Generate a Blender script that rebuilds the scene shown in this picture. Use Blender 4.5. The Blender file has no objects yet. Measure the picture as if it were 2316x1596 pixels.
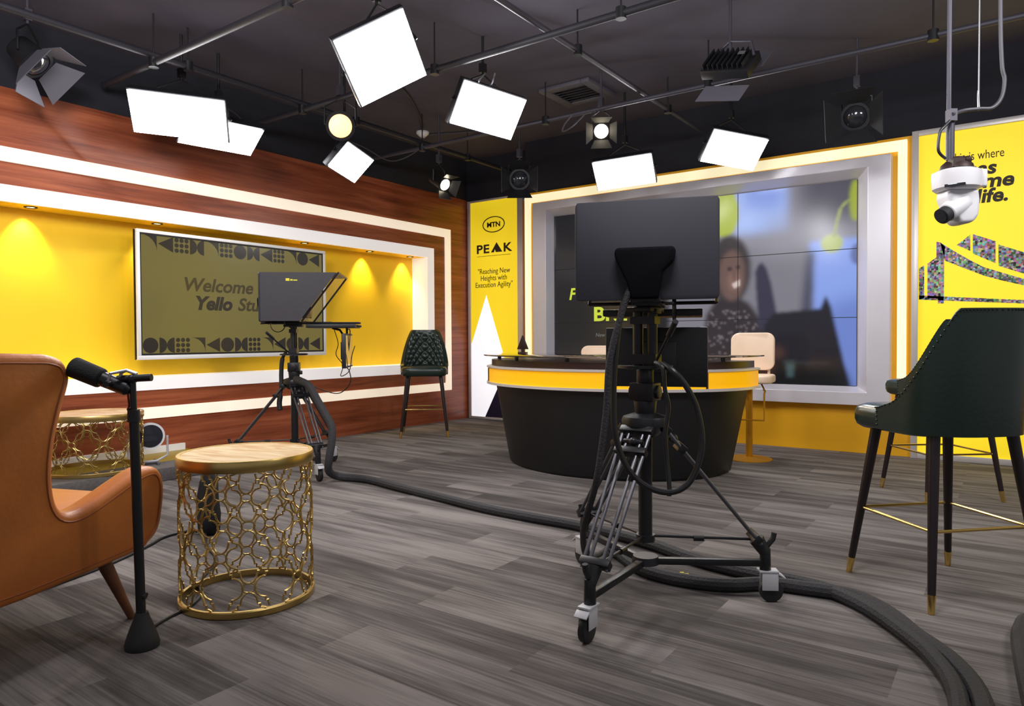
import bpy, bmesh, math, random
import numpy as np
from mathutils import Vector, Matrix, Euler

random.seed(7)
SC = bpy.context.scene
COL = SC.collection
PI = math.pi
R = math.radians

# ------------------------------------------------------------------ camera
cam_d = bpy.data.cameras.new('camera')
cam = bpy.data.objects.new('camera', cam_d)
COL.objects.link(cam)
cam_d.sensor_width = 36.0
cam_d.sensor_fit = 'HORIZONTAL'
cam_d.lens = 1590.5 / 2316.0 * 36.0
cam_d.clip_start = 0.05
YAW, PITCH, ROLL = R(35.576), R(-1.1715), R(-0.332)
fw = Vector((-math.sin(YAW) * math.cos(PITCH), math.cos(YAW) * math.cos(PITCH), math.sin(PITCH)))
rt = Vector((math.cos(YAW), math.sin(YAW), 0))
up = rt.cross(fw)
rt2 = rt * math.cos(ROLL) + up * math.sin(ROLL)
up2 = up * math.cos(ROLL) - rt * math.sin(ROLL)
mw = Matrix((rt2, up2, -fw)).transposed().to_4x4()
mw.translation = Vector((5.924, -7.279, 1.05))
cam.matrix_world = mw
SC.camera = cam

# ------------------------------------------------------------------ world, exposure
SC.view_settings.view_transform = 'Standard'
SC.view_settings.look = 'None'
SC.view_settings.gamma = 1.0
SC.view_settings.use_curve_mapping = False
SC.view_settings.exposure = 0.5
w = bpy.data.worlds.new('studio_dim')
SC.world = w
w.use_nodes = True
bg = w.node_tree.nodes['Background']
bg.inputs[0].default_value = (0.95, 0.93, 1.0, 1)
bg.inputs[1].default_value = 0.20

PANEL_STRENGTH = 26.0
LED_WARM = (1.0, 0.86, 0.62)

# ------------------------------------------------------------------ helpers
def lin(r, g, b):
    def f(c):
        c /= 255.0
        return c / 12.92 if c <= 0.04045 else ((c + 0.055) / 1.055) ** 2.4
    return (f(r), f(g), f(b))

def mat(name, col, rough=0.5, metal=0.0, emit=None, es=0.0, spec=0.5, coat=0.0, noise=None, bump=None):
    """noise=(scale, amount) varies the colour slightly, bump=(scale, strength)"""
    m = bpy.data.materials.new(name)
    m.use_nodes = True
    nt = m.node_tree
    b = nt.nodes['Principled BSDF']
    b.inputs['Base Color'].default_value = (*col, 1)
    b.inputs['Roughness'].default_value = rough
    b.inputs['Metallic'].default_value = metal
    b.inputs['Specular IOR Level'].default_value = spec
    b.inputs['Coat Weight'].default_value = coat
    if emit:
        b.inputs['Emission Color'].default_value = (*emit, 1)
        b.inputs['Emission Strength'].default_value = es
    if noise or bump:
        tc = nt.nodes.new('ShaderNodeTexCoord')
    if noise:
        n = nt.nodes.new('ShaderNodeTexNoise')
        n.inputs['Scale'].default_value = noise[0]
        n.inputs['Detail'].default_value = 5
        nt.links.new(tc.outputs['Object'], n.inputs['Vector'])
        r = nt.nodes.new('ShaderNodeValToRGB')
        a = noise[1]
        r.color_ramp.elements[0].position = 0.3
        r.color_ramp.elements[1].position = 0.7
        r.color_ramp.elements[0].color = (*[c * (1 - a) for c in col], 1)
        r.color_ramp.elements[1].color = (*[min(1, c * (1 + a)) for c in col], 1)
        nt.links.new(n.outputs['Fac'], r.inputs['Fac'])
        nt.links.new(r.outputs['Color'], b.inputs['Base Color'])
    if bump:
        n2 = nt.nodes.new('ShaderNodeTexNoise')
        n2.inputs['Scale'].default_value = bump[0]
        n2.inputs['Detail'].default_value = 4
        nt.links.new(tc.outputs['Object'], n2.inputs['Vector'])
        bp = nt.nodes.new('ShaderNodeBump')
        bp.inputs['Strength'].default_value = bump[1]
        bp.inputs['Distance'].default_value = 0.01
        nt.links.new(n2.outputs['Fac'], bp.inputs['Height'])
        nt.links.new(bp.outputs['Normal'], b.inputs['Normal'])
    return m

class NT:
    """tiny wrapper for building node graphs"""
    def __init__(s, m):
        s.m = m; s.t = m.node_tree; s.b = s.t.nodes['Principled BSDF']
    def n(s, typ, **kw):
        nd = s.t.nodes.new(typ)
        for k, v in kw.items():
            if k.startswith('i_'):
                nd.inputs[k[2:].replace('_', ' ')].default_value = v
            else:
                setattr(nd, k, v)
        return nd
    def l(s, a, b):
        s.t.links.new(a, b)

class MB:
    def __init__(s):
        s.bm = bmesh.new()
    def _xf(s, vs, M):
        if M is not None:
            for v in vs:
                v.co = M @ v.co
    def box(s, c, size, M=None, rot=None):
        r = bmesh.ops.create_cube(s.bm, size=1.0)
        T = Matrix.Translation(c) @ (Euler(rot).to_matrix().to_4x4() if rot else Matrix.Identity(4)) @ Matrix.Diagonal((*size, 1))
        if M is not None:
            T = M @ T
        s._xf(r['verts'], T)
        return s
    def bx(s, x0, x1, y0, y1, z0, z1):
        return s.box(((x0 + x1) / 2, (y0 + y1) / 2, (z0 + z1) / 2), (abs(x1 - x0), abs(y1 - y0), abs(z1 - z0)))
    def cyl(s, p0, p1, r0, r1=None, seg=16, cap=True):
        r1 = r0 if r1 is None else r1
        p0 = Vector(p0); p1 = Vector(p1)
        d = p1 - p0
        r = bmesh.ops.create_cone(s.bm, cap_ends=cap, segments=seg, radius1=r0, radius2=max(r1, 1e-5), depth=d.length)
        M = Matrix.Translation((p0 + p1) / 2) @ d.to_track_quat('Z', 'Y').to_matrix().to_4x4()
        s._xf(r['verts'], M)
        return s
    def sphere(s, c, r, seg=12, sc=(1, 1, 1)):
        q = bmesh.ops.create_uvsphere(s.bm, u_segments=seg, v_segments=max(6, seg // 2 + 1), radius=r)
        s._xf(q['verts'], Matrix.Translation(c) @ Matrix.Diagonal((*sc, 1)))
        return s
    def tube(s, pts, r, seg=8, closed=False, flat=None):
        pts = [Vector(p) for p in pts]
        n = len(pts)
        rings = []
        prev = None
        for i, p in enumerate(pts):
            if closed:
                t = (pts[(i + 1) % n] - pts[i - 1])
            else:
                t = pts[min(i + 1, n - 1)] - pts[max(i - 1, 0)]
            if t.length < 1e-9:
                t = Vector((0, 0, 1))
            t.normalize()
            if prev is None:
                a = Vector((0, 0, 1)) if abs(t.z) < 0.9 else Vector((1, 0, 0))
                u = t.cross(a).normalized()
            else:
                u = prev - t * prev.dot(t)
                if u.length < 1e-6:
                    u = t.orthogonal()
                u.normalize()
            prev = u
            v = t.cross(u)
            rr = r[i] if isinstance(r, (list, tuple)) else r
            rings.append([s.bm.verts.new(p + u * rr * math.cos(2 * PI * k / seg) + v * rr * math.sin(2 * PI * k / seg)) for k in range(seg)])
        m = n if closed else n - 1
        for i in range(m):
            A = rings[i]; B = rings[(i + 1) % n]
            for k in range(seg):
                s.bm.faces.new((A[k], A[(k + 1) % seg], B[(k + 1) % seg], B[k]))
        if not closed:
            s.bm.faces.new(rings[0][::-1]); s.bm.faces.new(rings[-1])
        return s
    def lathe(s, prof, M=None, seg=32, sx=1.0, sy=1.0, closed=False):
        rings = []
        for (r, z) in prof:
            ring = []
            for k in range(seg):
                a = 2 * PI * k / seg
                co = Vector((r * sx * math.cos(a), r * sy * math.sin(a), z))
                ring.append(s.bm.verts.new(M @ co if M is not None else co))
            rings.append(ring)
        m = len(rings) if closed else len(rings) - 1
        for i in range(m):
            A = rings[i]; B = rings[(i + 1) % len(rings)]
            for k in range(seg):
                s.bm.faces.new((A[k], A[(k + 1) % seg], B[(k + 1) % seg], B[k]))
        if not closed:
            s.bm.faces.new(rings[0][::-1]); s.bm.faces.new(rings[-1])
        return s
    def prism(s, poly, h, M=None):
        """poly in local XY, extruded from z=0 to z=h, then M"""
        A = [Vector((x, y, 0)) for x, y in poly]; B = [Vector((x, y, h)) for x, y in poly]
        if M is not None:
            A = [M @ v for v in A]; B = [M @ v for v in B]
        A = [s.bm.verts.new(v) for v in A]; B = [s.bm.verts.new(v) for v in B]
        n = len(A)
        s.bm.faces.new(A[::-1]); s.bm.faces.new(B)
        for i in range(n):
            s.bm.faces.new((A[i], A[(i + 1) % n], B[(i + 1) % n], B[i]))
        return s
    def grid(s, f, nu, nv):
        V = [[s.bm.verts.new(f(i / nu, j / nv)) for j in range(nv + 1)] for i in range(nu + 1)]
        for i in range(nu):
            for j in range(nv):
                s.bm.faces.new((V[i][j], V[i + 1][j], V[i + 1][j + 1], V[i][j + 1]))
        return V
    def quad(s, a, b, c, d):
        s.bm.faces.new([s.bm.verts.new(Vector(p)) for p in (a, b, c, d)])
        return s
    def build(s, name, m, parent=None, bevel=0.0, seg=2, angle=35, smooth=True, sub=0):
        bm = s.bm
        bmesh.ops.recalc_face_normals(bm, faces=bm.faces[:])
        if bevel:
            es = [e for e in bm.edges if len(e.link_faces) == 2 and e.calc_face_angle(0) > R(30)]
            bmesh.ops.bevel(bm, geom=es, offset=bevel, segments=seg, profile=0.5, affect='EDGES', clamp_overlap=True)
        if smooth:
            for f in bm.faces:
                f.smooth = True
            for e in bm.edges:
                if len(e.link_faces) == 2 and e.calc_face_angle(0) > R(angle):
                    e.smooth = False
        me = bpy.data.meshes.new(name)
        bm.to_mesh(me); bm.free()
        me.materials.append(m)
        o = bpy.data.objects.new(name, me)
        COL.objects.link(o)
        if parent:
            o.parent = parent
        if sub:
            md = o.modifiers.new('subd', 'SUBSURF'); md.levels = sub; md.render_levels = sub
        return o

def tag(o, label=None, cat=None, group=None, kind=None):
    if label: o['label'] = label
    if cat: o['category'] = cat
    if group: o['group'] = group
    if kind: o['kind'] = kind
    return o

def thing(name, loc, rz, label, cat, group=None):
    o = bpy.data.objects.new(name, None)
    COL.objects.link(o)
    o.empty_display_size = 0.05
    o.location = loc
    o.rotation_euler = (0, 0, rz)
    return tag(o, label, cat, group)

def struct(o, label, cat):
    return tag(o, label, cat, None, 'structure')

def copy_tree(o, parent=None):
    c = o.copy()
    COL.objects.link(c)
    if parent is not None:
        c.parent = parent
    for ch in list(o.children):
        copy_tree(ch, c)
    return c

def smooth_path(pts, n=6):
    """Catmull-Rom through pts"""
    P = [Vector(p) for p in pts]
    out = []
    for i in range(len(P) - 1):
        p0 = P[max(i - 1, 0)]; p1 = P[i]; p2 = P[i + 1]; p3 = P[min(i + 2, len(P) - 1)]
        for k in range(n):
            t = k / n
            out.append(0.5 * ((2 * p1) + (p2 - p0) * t + (2 * p0 - 5 * p1 + 4 * p2 - p3) * t * t + (3 * p1 - p0 - 3 * p2 + p3) * t ** 3))
    out.append(P[-1])
    return out

def lettering(body, size, m, parent, M, name='lettering', shear=0.0, bold=0.0, align='LEFT', spacing=1.0, sx=1.0, label=None, line=1.0):
    cu = bpy.data.curves.new('txt', 'FONT')
    cu.body = body; cu.size = size; cu.shear = shear; cu.offset = bold; cu.align_x = align
    cu.space_character = spacing; cu.space_line = line
    cu.extrude = 0.0006; cu.resolution_u = 4
    t = bpy.data.objects.new('txt', cu)
    COL.objects.link(t)
    dg = bpy.context.evaluated_depsgraph_get()
    me = bpy.data.meshes.new_from_object(t.evaluated_get(dg))
    bpy.data.objects.remove(t); bpy.data.curves.remove(cu)
    me.transform(M @ Matrix.Diagonal((sx, 1, 1, 1)))
    me.materials.clear(); me.materials.append(m)
    o = bpy.data.objects.new(name, me)
    COL.objects.link(o)
    if parent: o.parent = parent
    if label: o['label'] = label
    return o

def rrect(w, h, r, n=5, cx=0, cy=0):
    out = []
    for (sx, sy, a0) in ((1, 1, 0), (-1, 1, 90), (-1, -1, 180), (1, -1, 270)):
        for k in range(n + 1):
            a = R(a0 + 90 * k / n)
            out.append((cx + sx * (w / 2 - r) + r * math.cos(a), cy + sy * (h / 2 - r) + r * math.sin(a)))
    return out

# matrices that put a drawing's XY plane on a wall
def on_back(x, y, z):      # faces -Y; drawing x -> +X, y -> +Z
    return Matrix.Translation((x, y, z)) @ Matrix(((1, 0, 0, 0), (0, 0, -1, 0), (0, 1, 0, 0), (0, 0, 0, 1)))
def on_left(x, y, z):      # faces +X; drawing x -> +Y, y -> +Z
    return Matrix.Translation((x, y, z)) @ Matrix(((0, 0, 1, 0), (1, 0, 0, 0), (0, 1, 0, 0), (0, 0, 0, 1)))

# ------------------------------------------------------------------ materials
M = {}
M['black_plastic'] = mat('black_plastic', (0.014, 0.014, 0.016), 0.45)
M['black_metal'] = mat('black_metal', (0.018, 0.018, 0.021), 0.38, 0.3)
M['matte_black'] = mat('matte_black', (0.010, 0.010, 0.012), 0.7)
M['vf_black'] = mat('vf_black', (0.004, 0.004, 0.006), 0.85, spec=0.1)
M['rubber'] = mat('rubber', (0.012, 0.012, 0.013), 0.65)
M['hood'] = mat('hood_board', lin(58, 55, 60), 0.55, noise=(30, .06))
M['hood_back'] = mat('hood_cloth', lin(46, 46, 55), 0.65)
M['grey_tube'] = mat('grey_tube', lin(92, 92, 98), 0.35, 0.6)
M['silver'] = mat('silver', lin(190, 190, 196), 0.3, 0.8)
M['caster_grey'] = mat('caster_grey', lin(196, 196, 200), 0.45, 0.0)
M['gold'] = mat('gold', (0.56, 0.40, 0.14), 0.34, 1.0, noise=(9, .08))
M['brass'] = mat('brass', (0.80, 0.56, 0.18), 0.22, 1.0)
M['brass_dull'] = mat('brass_dull', lin(190, 135, 20), 0.5, 0.5)
M['green_leather'] = mat('green_leather', (0.013, 0.025, 0.019), 0.27, bump=(60, .05), spec=0.5)
M['leg_wood'] = mat('leg_wood', (0.014, 0.007, 0.008), 0.35)
M['tan_leather'] = mat('tan_leather', lin(184, 106, 44), 0.42, noise=(5, .14), bump=(45, .10))
M['tan_piping'] = mat('tan_piping', lin(150, 80, 36), 0.4)
M['walnut'] = mat('walnut', lin(92, 52, 30), 0.4, noise=(14, .25))
M['cream_leather'] = mat('cream_leather', lin(238, 212, 186), 0.5, noise=(6, .04))
M['white_paint'] = mat('white_paint', (0.90, 0.89, 0.88), 0.45, noise=(4, .02))
M['yellow'] = mat('yellow_paint', lin(255, 208, 30), 0.55, noise=(3, .03))
M['yellow_low'] = mat('yellow_wall', lin(236, 172, 8), 0.5, noise=(3, .03))
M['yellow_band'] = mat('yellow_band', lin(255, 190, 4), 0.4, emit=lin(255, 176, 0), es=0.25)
M['frame_silver'] = mat('frame_silver', lin(222, 219, 226), 0.28, 0.22, noise=(3, .03))
M['trim_silver'] = mat('trim_silver', lin(214, 208, 204), 0.35, 0.35)
M['black_wall'] = mat('black_wall', lin(34, 34, 42), 0.9, noise=(2, .1))
M['ceiling'] = mat('ceiling_black', lin(84, 80, 94), 0.95, noise=(1.5, .15))
M['desk_black'] = mat('desk_black', lin(15, 15, 16), 0.45, noise=(8, .1))
M['desk_top'] = mat('desk_top', lin(46, 24, 16), 0.35, noise=(10, .2))
M['led'] = mat('led_strip', (0.85, 0.78, 0.68), 0.6, emit=(1.0, .84, .64), es=0.42)
M['led_yellow'] = mat('led_strip_yellow', (0.9, 0.85, 0.6), 0.6, emit=(1.0, 0.88, 0.55), es=0.55)
M['emissive_white'] = mat('emissive_white', (0.82, 0.80, 0.79), 0.5, emit=(1.0, .95, .93), es=0.28)  # white niche frame: emission added to lift its brightness
M['panel_glow'] = mat('panel_glow', (0.9, 0.9, 0.9), 0.6, emit=(1.0, 0.985, 1.0), es=PANEL_STRENGTH)
M['lamp_glow'] = mat('lamp_glow', (0.9, 0.8, 0.6), 0.4, emit=(1.0, 0.40, 0.14), es=1.7)
M['lamp_warm'] = mat('lamp_warm', (0.9, 0.8, 0.6), 0.4, emit=(1.0, 0.86, 0.62), es=9.0)
M['lens_dark'] = mat('lens_dark', (0.02, 0.022, 0.028), 0.12, coat=0.6)
M['downlight_glow'] = mat('downlight_glow', (0.9, 0.85, 0.7), 0.5, emit=(1.0, 0.85, 0.5), es=3.0)
M['ptz_white'] = mat('ptz_white', (0.80, 0.79, 0.82), 0.35)
M['print_black'] = mat('print_black', lin(40, 32, 14), 0.6)
M['print_navy'] = mat('print_navy', lin(26, 20, 52), 0.5)
M['sign_white'] = mat('sign_white', (0.86, 0.85, 0.88), 0.5, emit=(0.95, 0.94, 1.0), es=0.5)
M['sign_yellow'] = mat('sign_yellow', lin(252, 220, 30), 0.5, emit=lin(252, 222, 40), es=0.36)
M['sleeve'] = mat('cable_sleeve', lin(46, 45, 48), 0.75, bump=(120, .5))
M['cable'] = mat('cable_black', (0.012, 0.012, 0.014), 0.4)
M['cable_grey'] = mat('cable_grey', lin(70, 68, 76), 0.5)
M['conduit'] = mat('conduit', lin(76, 74, 84), 0.5, 0.4)
M['pipe_dark'] = mat('pipe_dark', lin(44, 43, 50), 0.55, 0.2)
M['barn'] = mat('barn_door', lin(96, 94, 104), 0.55, 0.2)
M['tape'] = mat('yellow_tape', lin(190, 170, 30), 0.6)
M['grey_low'] = mat('platform_carpet', lin(96, 92, 90), 0.9, noise=(60, .2))
M['olive'] = mat('platform_olive', lin(150, 128, 24), 0.4)

def wood_material():
    m = mat('cherry_wood', (0.25, 0.08, 0.03), 0.32)
    g = NT(m)
    tc = g.n('ShaderNodeTexCoord')
    mp = g.n('ShaderNodeMapping'); mp.inputs['Scale'].default_value = (1.0, 0.55, 9.0)
    g.l(tc.outputs['Object'], mp.inputs['Vector'])
    n1 = g.n('ShaderNodeTexNoise', i_Scale=1.6, i_Detail=7.0, i_Roughness=0.62, i_Distortion=0.5)
    g.l(mp.outputs['Vector'], n1.inputs['Vector'])
    mp2 = g.n('ShaderNodeMapping'); mp2.inputs['Scale'].default_value = (1.0, 1.2, 70.0)
    g.l(tc.outputs['Object'], mp2.inputs['Vector'])
    n2 = g.n('ShaderNodeTexNoise', i_Scale=1.5, i_Detail=3.0)
    g.l(mp2.outputs['Vector'], n2.inputs['Vector'])
    mx = g.n('ShaderNodeMath', operation='MULTIPLY_ADD'); mx.inputs[1].default_value = 0.3
    g.l(n2.outputs['Fac'], mx.inputs[0]); g.l(n1.outputs['Fac'], mx.inputs[2])
    rp = g.n('ShaderNodeValToRGB')
    e = rp.color_ramp.elements
    e[0].position = 0.42; e[0].color = (*lin(104, 47, 28), 1)
    e[1].position = 0.86; e[1].color = (*lin(176, 98, 64), 1)
    k = e.new(0.62); k.color = (*lin(146, 74, 46), 1)
    g.l(mx.outputs[0], rp.inputs['Fac'])
    g.l(rp.outputs['Color'], g.b.inputs['Base Color'])
    return m
M['wood'] = wood_material()

def carpet_material():
    m = mat('carpet_planks', (0.1, 0.1, 0.1), 0.95, spec=0.15)
    g = NT(m)
    tc = g.n('ShaderNodeTexCoord')
    br = g.n('ShaderNodeTexBrick', offset=0.37, offset_frequency=2, i_Scale=1.0, i_Mortar_Size=0.0, i_Bias=0.0, i_Brick_Width=1.0, i_Row_Height=0.25)
    br.inputs['Color1'].default_value = (0, 0, 0, 1); br.inputs['Color2'].default_value = (1, 1, 1, 1)
    g.l(tc.outputs['Object'], br.inputs['Vector'])
    # broad soft streaks running the length of the planks
    mp = g.n('ShaderNodeMapping'); mp.inputs['Scale'].default_value = (0.9, 9.0, 1.0)
    g.l(tc.outputs['Object'], mp.inputs['Vector'])
    # shift the streaks plank by plank
    sep = g.n('ShaderNodeVectorMath', operation='SCALE'); sep.inputs['Scale'].default_value = 7.0
    g.l(br.outputs['Color'], sep.inputs[0])
    add = g.n('ShaderNodeVectorMath', operation='ADD')
    g.l(mp.outputs['Vector'], add.inputs[0]); g.l(sep.outputs['Vector'], add.inputs[1])
    n1 = g.n('ShaderNodeTexNoise', i_Scale=1.1, i_Detail=4.0, i_Roughness=0.55)
    g.l(add.outputs['Vector'], n1.inputs['Vector'])
    mp2 = g.n('ShaderNodeMapping'); mp2.inputs['Scale'].default_value = (2.2, 90.0, 1.0)
    g.l(tc.outputs['Object'], mp2.inputs['Vector'])
    n2 = g.n('ShaderNodeTexNoise', i_Scale=1.0, i_Detail=3.0)
    g.l(mp2.outputs['Vector'], n2.inputs['Vector'])
    a = g.n('ShaderNodeMath', operation='MULTIPLY_ADD'); a.inputs[1].default_value = 0.48
    g.l(n2.outputs['Fac'], a.inputs[0]); g.l(n1.outputs['Fac'], a.inputs[2])
    bw = g.n('ShaderNodeSeparateColor')
    g.l(br.outputs['Color'], bw.inputs[0])
    b2 = g.n('ShaderNodeMath', operation='MULTIPLY_ADD'); b2.inputs[1].default_value = 0.16
    g.l(bw.outputs[0], b2.inputs[0]); g.l(a.outputs[0], b2.inputs[2])
    rp = g.n('ShaderNodeValToRGB')
    e = rp.color_ramp.elements
    e[0].position = 0.48; e[0].color = (*lin(68, 64, 63), 1)
    e[1].position = 0.95; e[1].color = (*lin(130, 124, 121), 1)
    k = e.new(0.68); k.color = (*lin(89, 84, 82), 1)
    sc = g.n('ShaderNodeMath', operation='MULTIPLY_ADD'); sc.inputs[1].default_value = 1.0; sc.inputs[2].default_value = -0.06
    g.l(b2.outputs[0], sc.inputs[0])
    g.l(sc.outputs[0], rp.inputs['Fac'])
    g.l(rp.outputs['Color'], g.b.inputs['Base Color'])
    bp = g.n('ShaderNodeBump', i_Strength=0.35, i_Distance=0.004)
    g.l(n2.outputs['Fac'], bp.inputs['Height'])
    g.l(bp.outputs['Normal'], g.b.inputs['Normal'])
    return m
M['carpet'] = carpet_material()

def marble_material():
    m = mat('beige_marble', lin(236, 200, 150), 0.22)
    g = NT(m)
    tc = g.n('ShaderNodeTexCoord')
    mp = g.n('ShaderNodeMapping'); mp.inputs['Scale'].default_value = (3.0, 14.0, 3.0); mp.inputs['Rotation'].default_value = (0, 0, 0.6)
    g.l(tc.outputs['Object'], mp.inputs['Vector'])
    n = g.n('ShaderNodeTexNoise', i_Scale=1.2, i_Detail=6.0, i_Distortion=1.2)
    g.l(mp.outputs['Vector'], n.inputs['Vector'])
    rp = g.n('ShaderNodeValToRGB')
    e = rp.color_ramp.elements
    e[0].position = 0.36; e[0].color = (*lin(222, 182, 134), 1)
    e[1].position = 0.6; e[1].color = (*lin(252, 228, 188), 1)
    g.l(n.outputs['Fac'], rp.inputs['Fac']); g.l(rp.outputs['Color'], g.b.inputs['Base Color'])
    return m
M['marble'] = marble_material()

def mosaic_material():
    m = mat('photo_mosaic', (0.1, 0.1, 0.1), 0.6)
    g = NT(m)
    tc = g.n('ShaderNodeTexCoord')
    mp = g.n('ShaderNodeMapping'); mp.inputs['Scale'].default_value = (62, 62, 62)
    g.l(tc.outputs['Object'], mp.inputs['Vector'])
    v = g.n('ShaderNodeTexVoronoi', distance='CHEBYCHEV', i_Scale=1.0, i_Randomness=0.45)
    g.l(mp.outputs['Vector'], v.inputs['Vector'])
    hs = g.n('ShaderNodeHueSaturation'); hs.inputs['Saturation'].default_value = 0.40; hs.inputs['Value'].default_value = 0.95
    g.l(v.outputs['Color'], hs.inputs['Color'])
    gm = g.n('ShaderNodeGamma'); gm.inputs['Gamma'].default_value = 3.2
    g.l(hs.outputs['Color'], gm.inputs['Color'])
    g.l(gm.outputs['Color'], g.b.inputs['Base Color'])
    return m
M['mosaic'] = mosaic_material()

def glass_material(name, tint, rough=0.03):
    m = mat(name, tint, rough)
    b = m.node_tree.nodes['Principled BSDF']
    b.inputs['Transmission Weight'].default_value = 1.0
    b.inputs['IOR'].default_value = 1.45
    return m
M['glass'] = glass_material('smoked_glass', (0.55, 0.52, 0.5))
M['clear_glass'] = glass_material('clear_glass', (0.95, 0.93, 0.88), 0.0)

def screen_material(name, col, es, rough=0.12):
    return mat(name, (0.012, 0.012, 0.012), rough, emit=col, es=es, spec=0.35)

# ================================================================== THE ROOM
o = MB().bx(-0.4, 9.5, -9.5, 0.3, -0.08, 0.0).build('floor', M['carpet'], smooth=False)
struct(o, 'grey striped carpet plank floor of the studio', 'floor')
o = MB().bx(-0.4, 9.5, -9.5, 0.3, 3.40, 3.48).build('ceiling', M['ceiling'], smooth=False)
struct(o, 'dark painted studio ceiling above the lighting pipes', 'ceiling')

# left wall: cherry wood cladding round a long yellow niche
NZ0, NZ1, NY0, NY1 = 0.635, 2.18, -7.30, -0.676
wl = MB()
wl.bx(-0.30, 0, -9.0, 0.0, 0, NZ0)
wl.bx(-0.30, 0, -9.0, 0.0, NZ1, 2.88)
wl.bx(-0.30, 0, NY1, 0.0, NZ0, NZ1)
wl.bx(-0.30, 0, -9.0, NY0, NZ0, NZ1)
o = wl.build('wall_left', M['wood'], smooth=False)
struct(o, 'cherry wood clad wall with a long lit yellow niche', 'wall')
nb = MB().bx(-0.32, -0.25, NY0, NY1, NZ0, NZ1)
nb.bx(-0.25, -0.02, NY0, NY1 - 0.12, 2.06, NZ1)
struct(nb.build('wall_niche', M['yellow'], smooth=False), 'yellow back and soffit of the niche in the wood wall', 'wall')
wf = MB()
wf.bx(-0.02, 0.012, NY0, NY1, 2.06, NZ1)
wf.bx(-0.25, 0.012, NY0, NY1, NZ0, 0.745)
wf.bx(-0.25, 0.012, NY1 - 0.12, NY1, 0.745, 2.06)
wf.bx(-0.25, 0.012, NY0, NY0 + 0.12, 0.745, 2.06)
struct(wf.build('trim_1', M['emissive_white'], smooth=False), 'white frame edging the yellow niche, brightened by added emission', 'trim')
ls = MB()
ls.bx(0.0, 0.018, -8.0, -0.36, 2.345, 2.45)
ls.bx(0.0, 0.018, -8.0, -0.36, 0.395, 0.49)
ls.bx(0.0, 0.018, -0.462, -0.36, 0.49, 2.345)
struct(ls.build('trim_2', M['led'], smooth=False), 'glowing warm white light band framing the niche on the wood wall', 'trim')
MBu = MB().bx(-0.30, -0.01, -9.0, 0.3, 2.88, 3.40)
struct(MBu.build('wall_upper_left', M['black_wall'], smooth=False), 'black wall strip above the wood cladding', 'wall')
o = MB().bx(0.0, 0.02, -9.0, -3.95, 0.10, 0.155).build('baseboard_left', M['white_paint'], smooth=False)
struct(o, 'white skirting at the foot of the wood wall above the low platform', 'baseboard')

# back wall
wb = MB().bx(1.13, 9.5, -0.30, 0.2, 0, 2.78)
wb.bx(-0.3, 1.13, 0.02, 0.2, 0, 2.78)
struct(wb.build('wall_back', M['yellow_low'], smooth=False), 'yellow back wall carrying the framed video wall', 'wall')
ub = MB().bx(1.13, 9.5, -0.28, 0.3, 2.78, 3.40)
ub.bx(-0.01, 1.13, 0.0, 0.3, 2.86, 3.40)
struct(ub.build('wall_upper_back', M['black_wall'], smooth=False), 'black wall strip above the yellow back wall', 'wall')
led = MB()
led.bx(1.15, 5.155, -0.33, -0.30, 2.66, 2.75)
led.bx(1.15, 1.225, -0.33, -0.30, 0.0, 2.66)
led.bx(5.085, 5.155, -0.33, -0.30, 0.25, 2.66)
struct(led.build('trim_3', M['led_yellow'], smooth=False), 'glowing pale yellow light strip round the silver frame', 'trim')

# low platform along the wood wall
pf = thing('stage_platform', (0, 0, 0), 0, 'low carpeted platform with grey edge along the wood wall at the left', 'platform')
MB().bx(0.0, 0.48, -8.0, -3.92, 0.0, 0.10).build('deck', M['olive'], pf, smooth=False)
MB().bx(0.48, 0.76, -8.0, -3.92, 0.0, 0.10).build('edge', M['grey_low'], pf, bevel=0.008)

# ------------------------------------------------------------------ silver frame and video wall
fr = thing('screen_frame', (3.185, -0.30, 0.0), 0, 'wide silver frame with sloping inner edges around the video wall', 'frame')
OX0, OX1, OZ0, OZ1 = 1.33 - 3.185, 5.045 - 3.185, 0.44, 2.625
IX0, IX1, IZ0, IZ1 = 1.51 - 3.185, 4.865 - 3.185, 0.555, 2.535
SX0, SX1, SZ0, SZ1 = 1.557 - 3.185, 4.761 - 3.185, 0.605, 2.462
f = MB()
def ring4(x0, x1, z0, z1, y):
    return [f.bm.verts.new((x, y, z)) for x, z in ((x0, z0), (x1, z0), (x1, z1), (x0, z1))]
r0 = ring4(OX0, OX1, OZ0, OZ1, 0.0); r1 = ring4(OX0, OX1, OZ0, OZ1, -0.13)
r2 = ring4(IX0, IX1, IZ0, IZ1, -0.13); r3 = ring4(SX0, SX1, SZ0, SZ1, 0.0)
for A, B in ((r0, r1), (r1, r2), (r2, r3)):
    for i in range(4):
        f.bm.faces.new((A[i], A[(i + 1) % 4], B[(i + 1) % 4], B[i]))
f.build('bevelled_surround', M['frame_silver'], fr, bevel=0.004, smooth=False)

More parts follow.
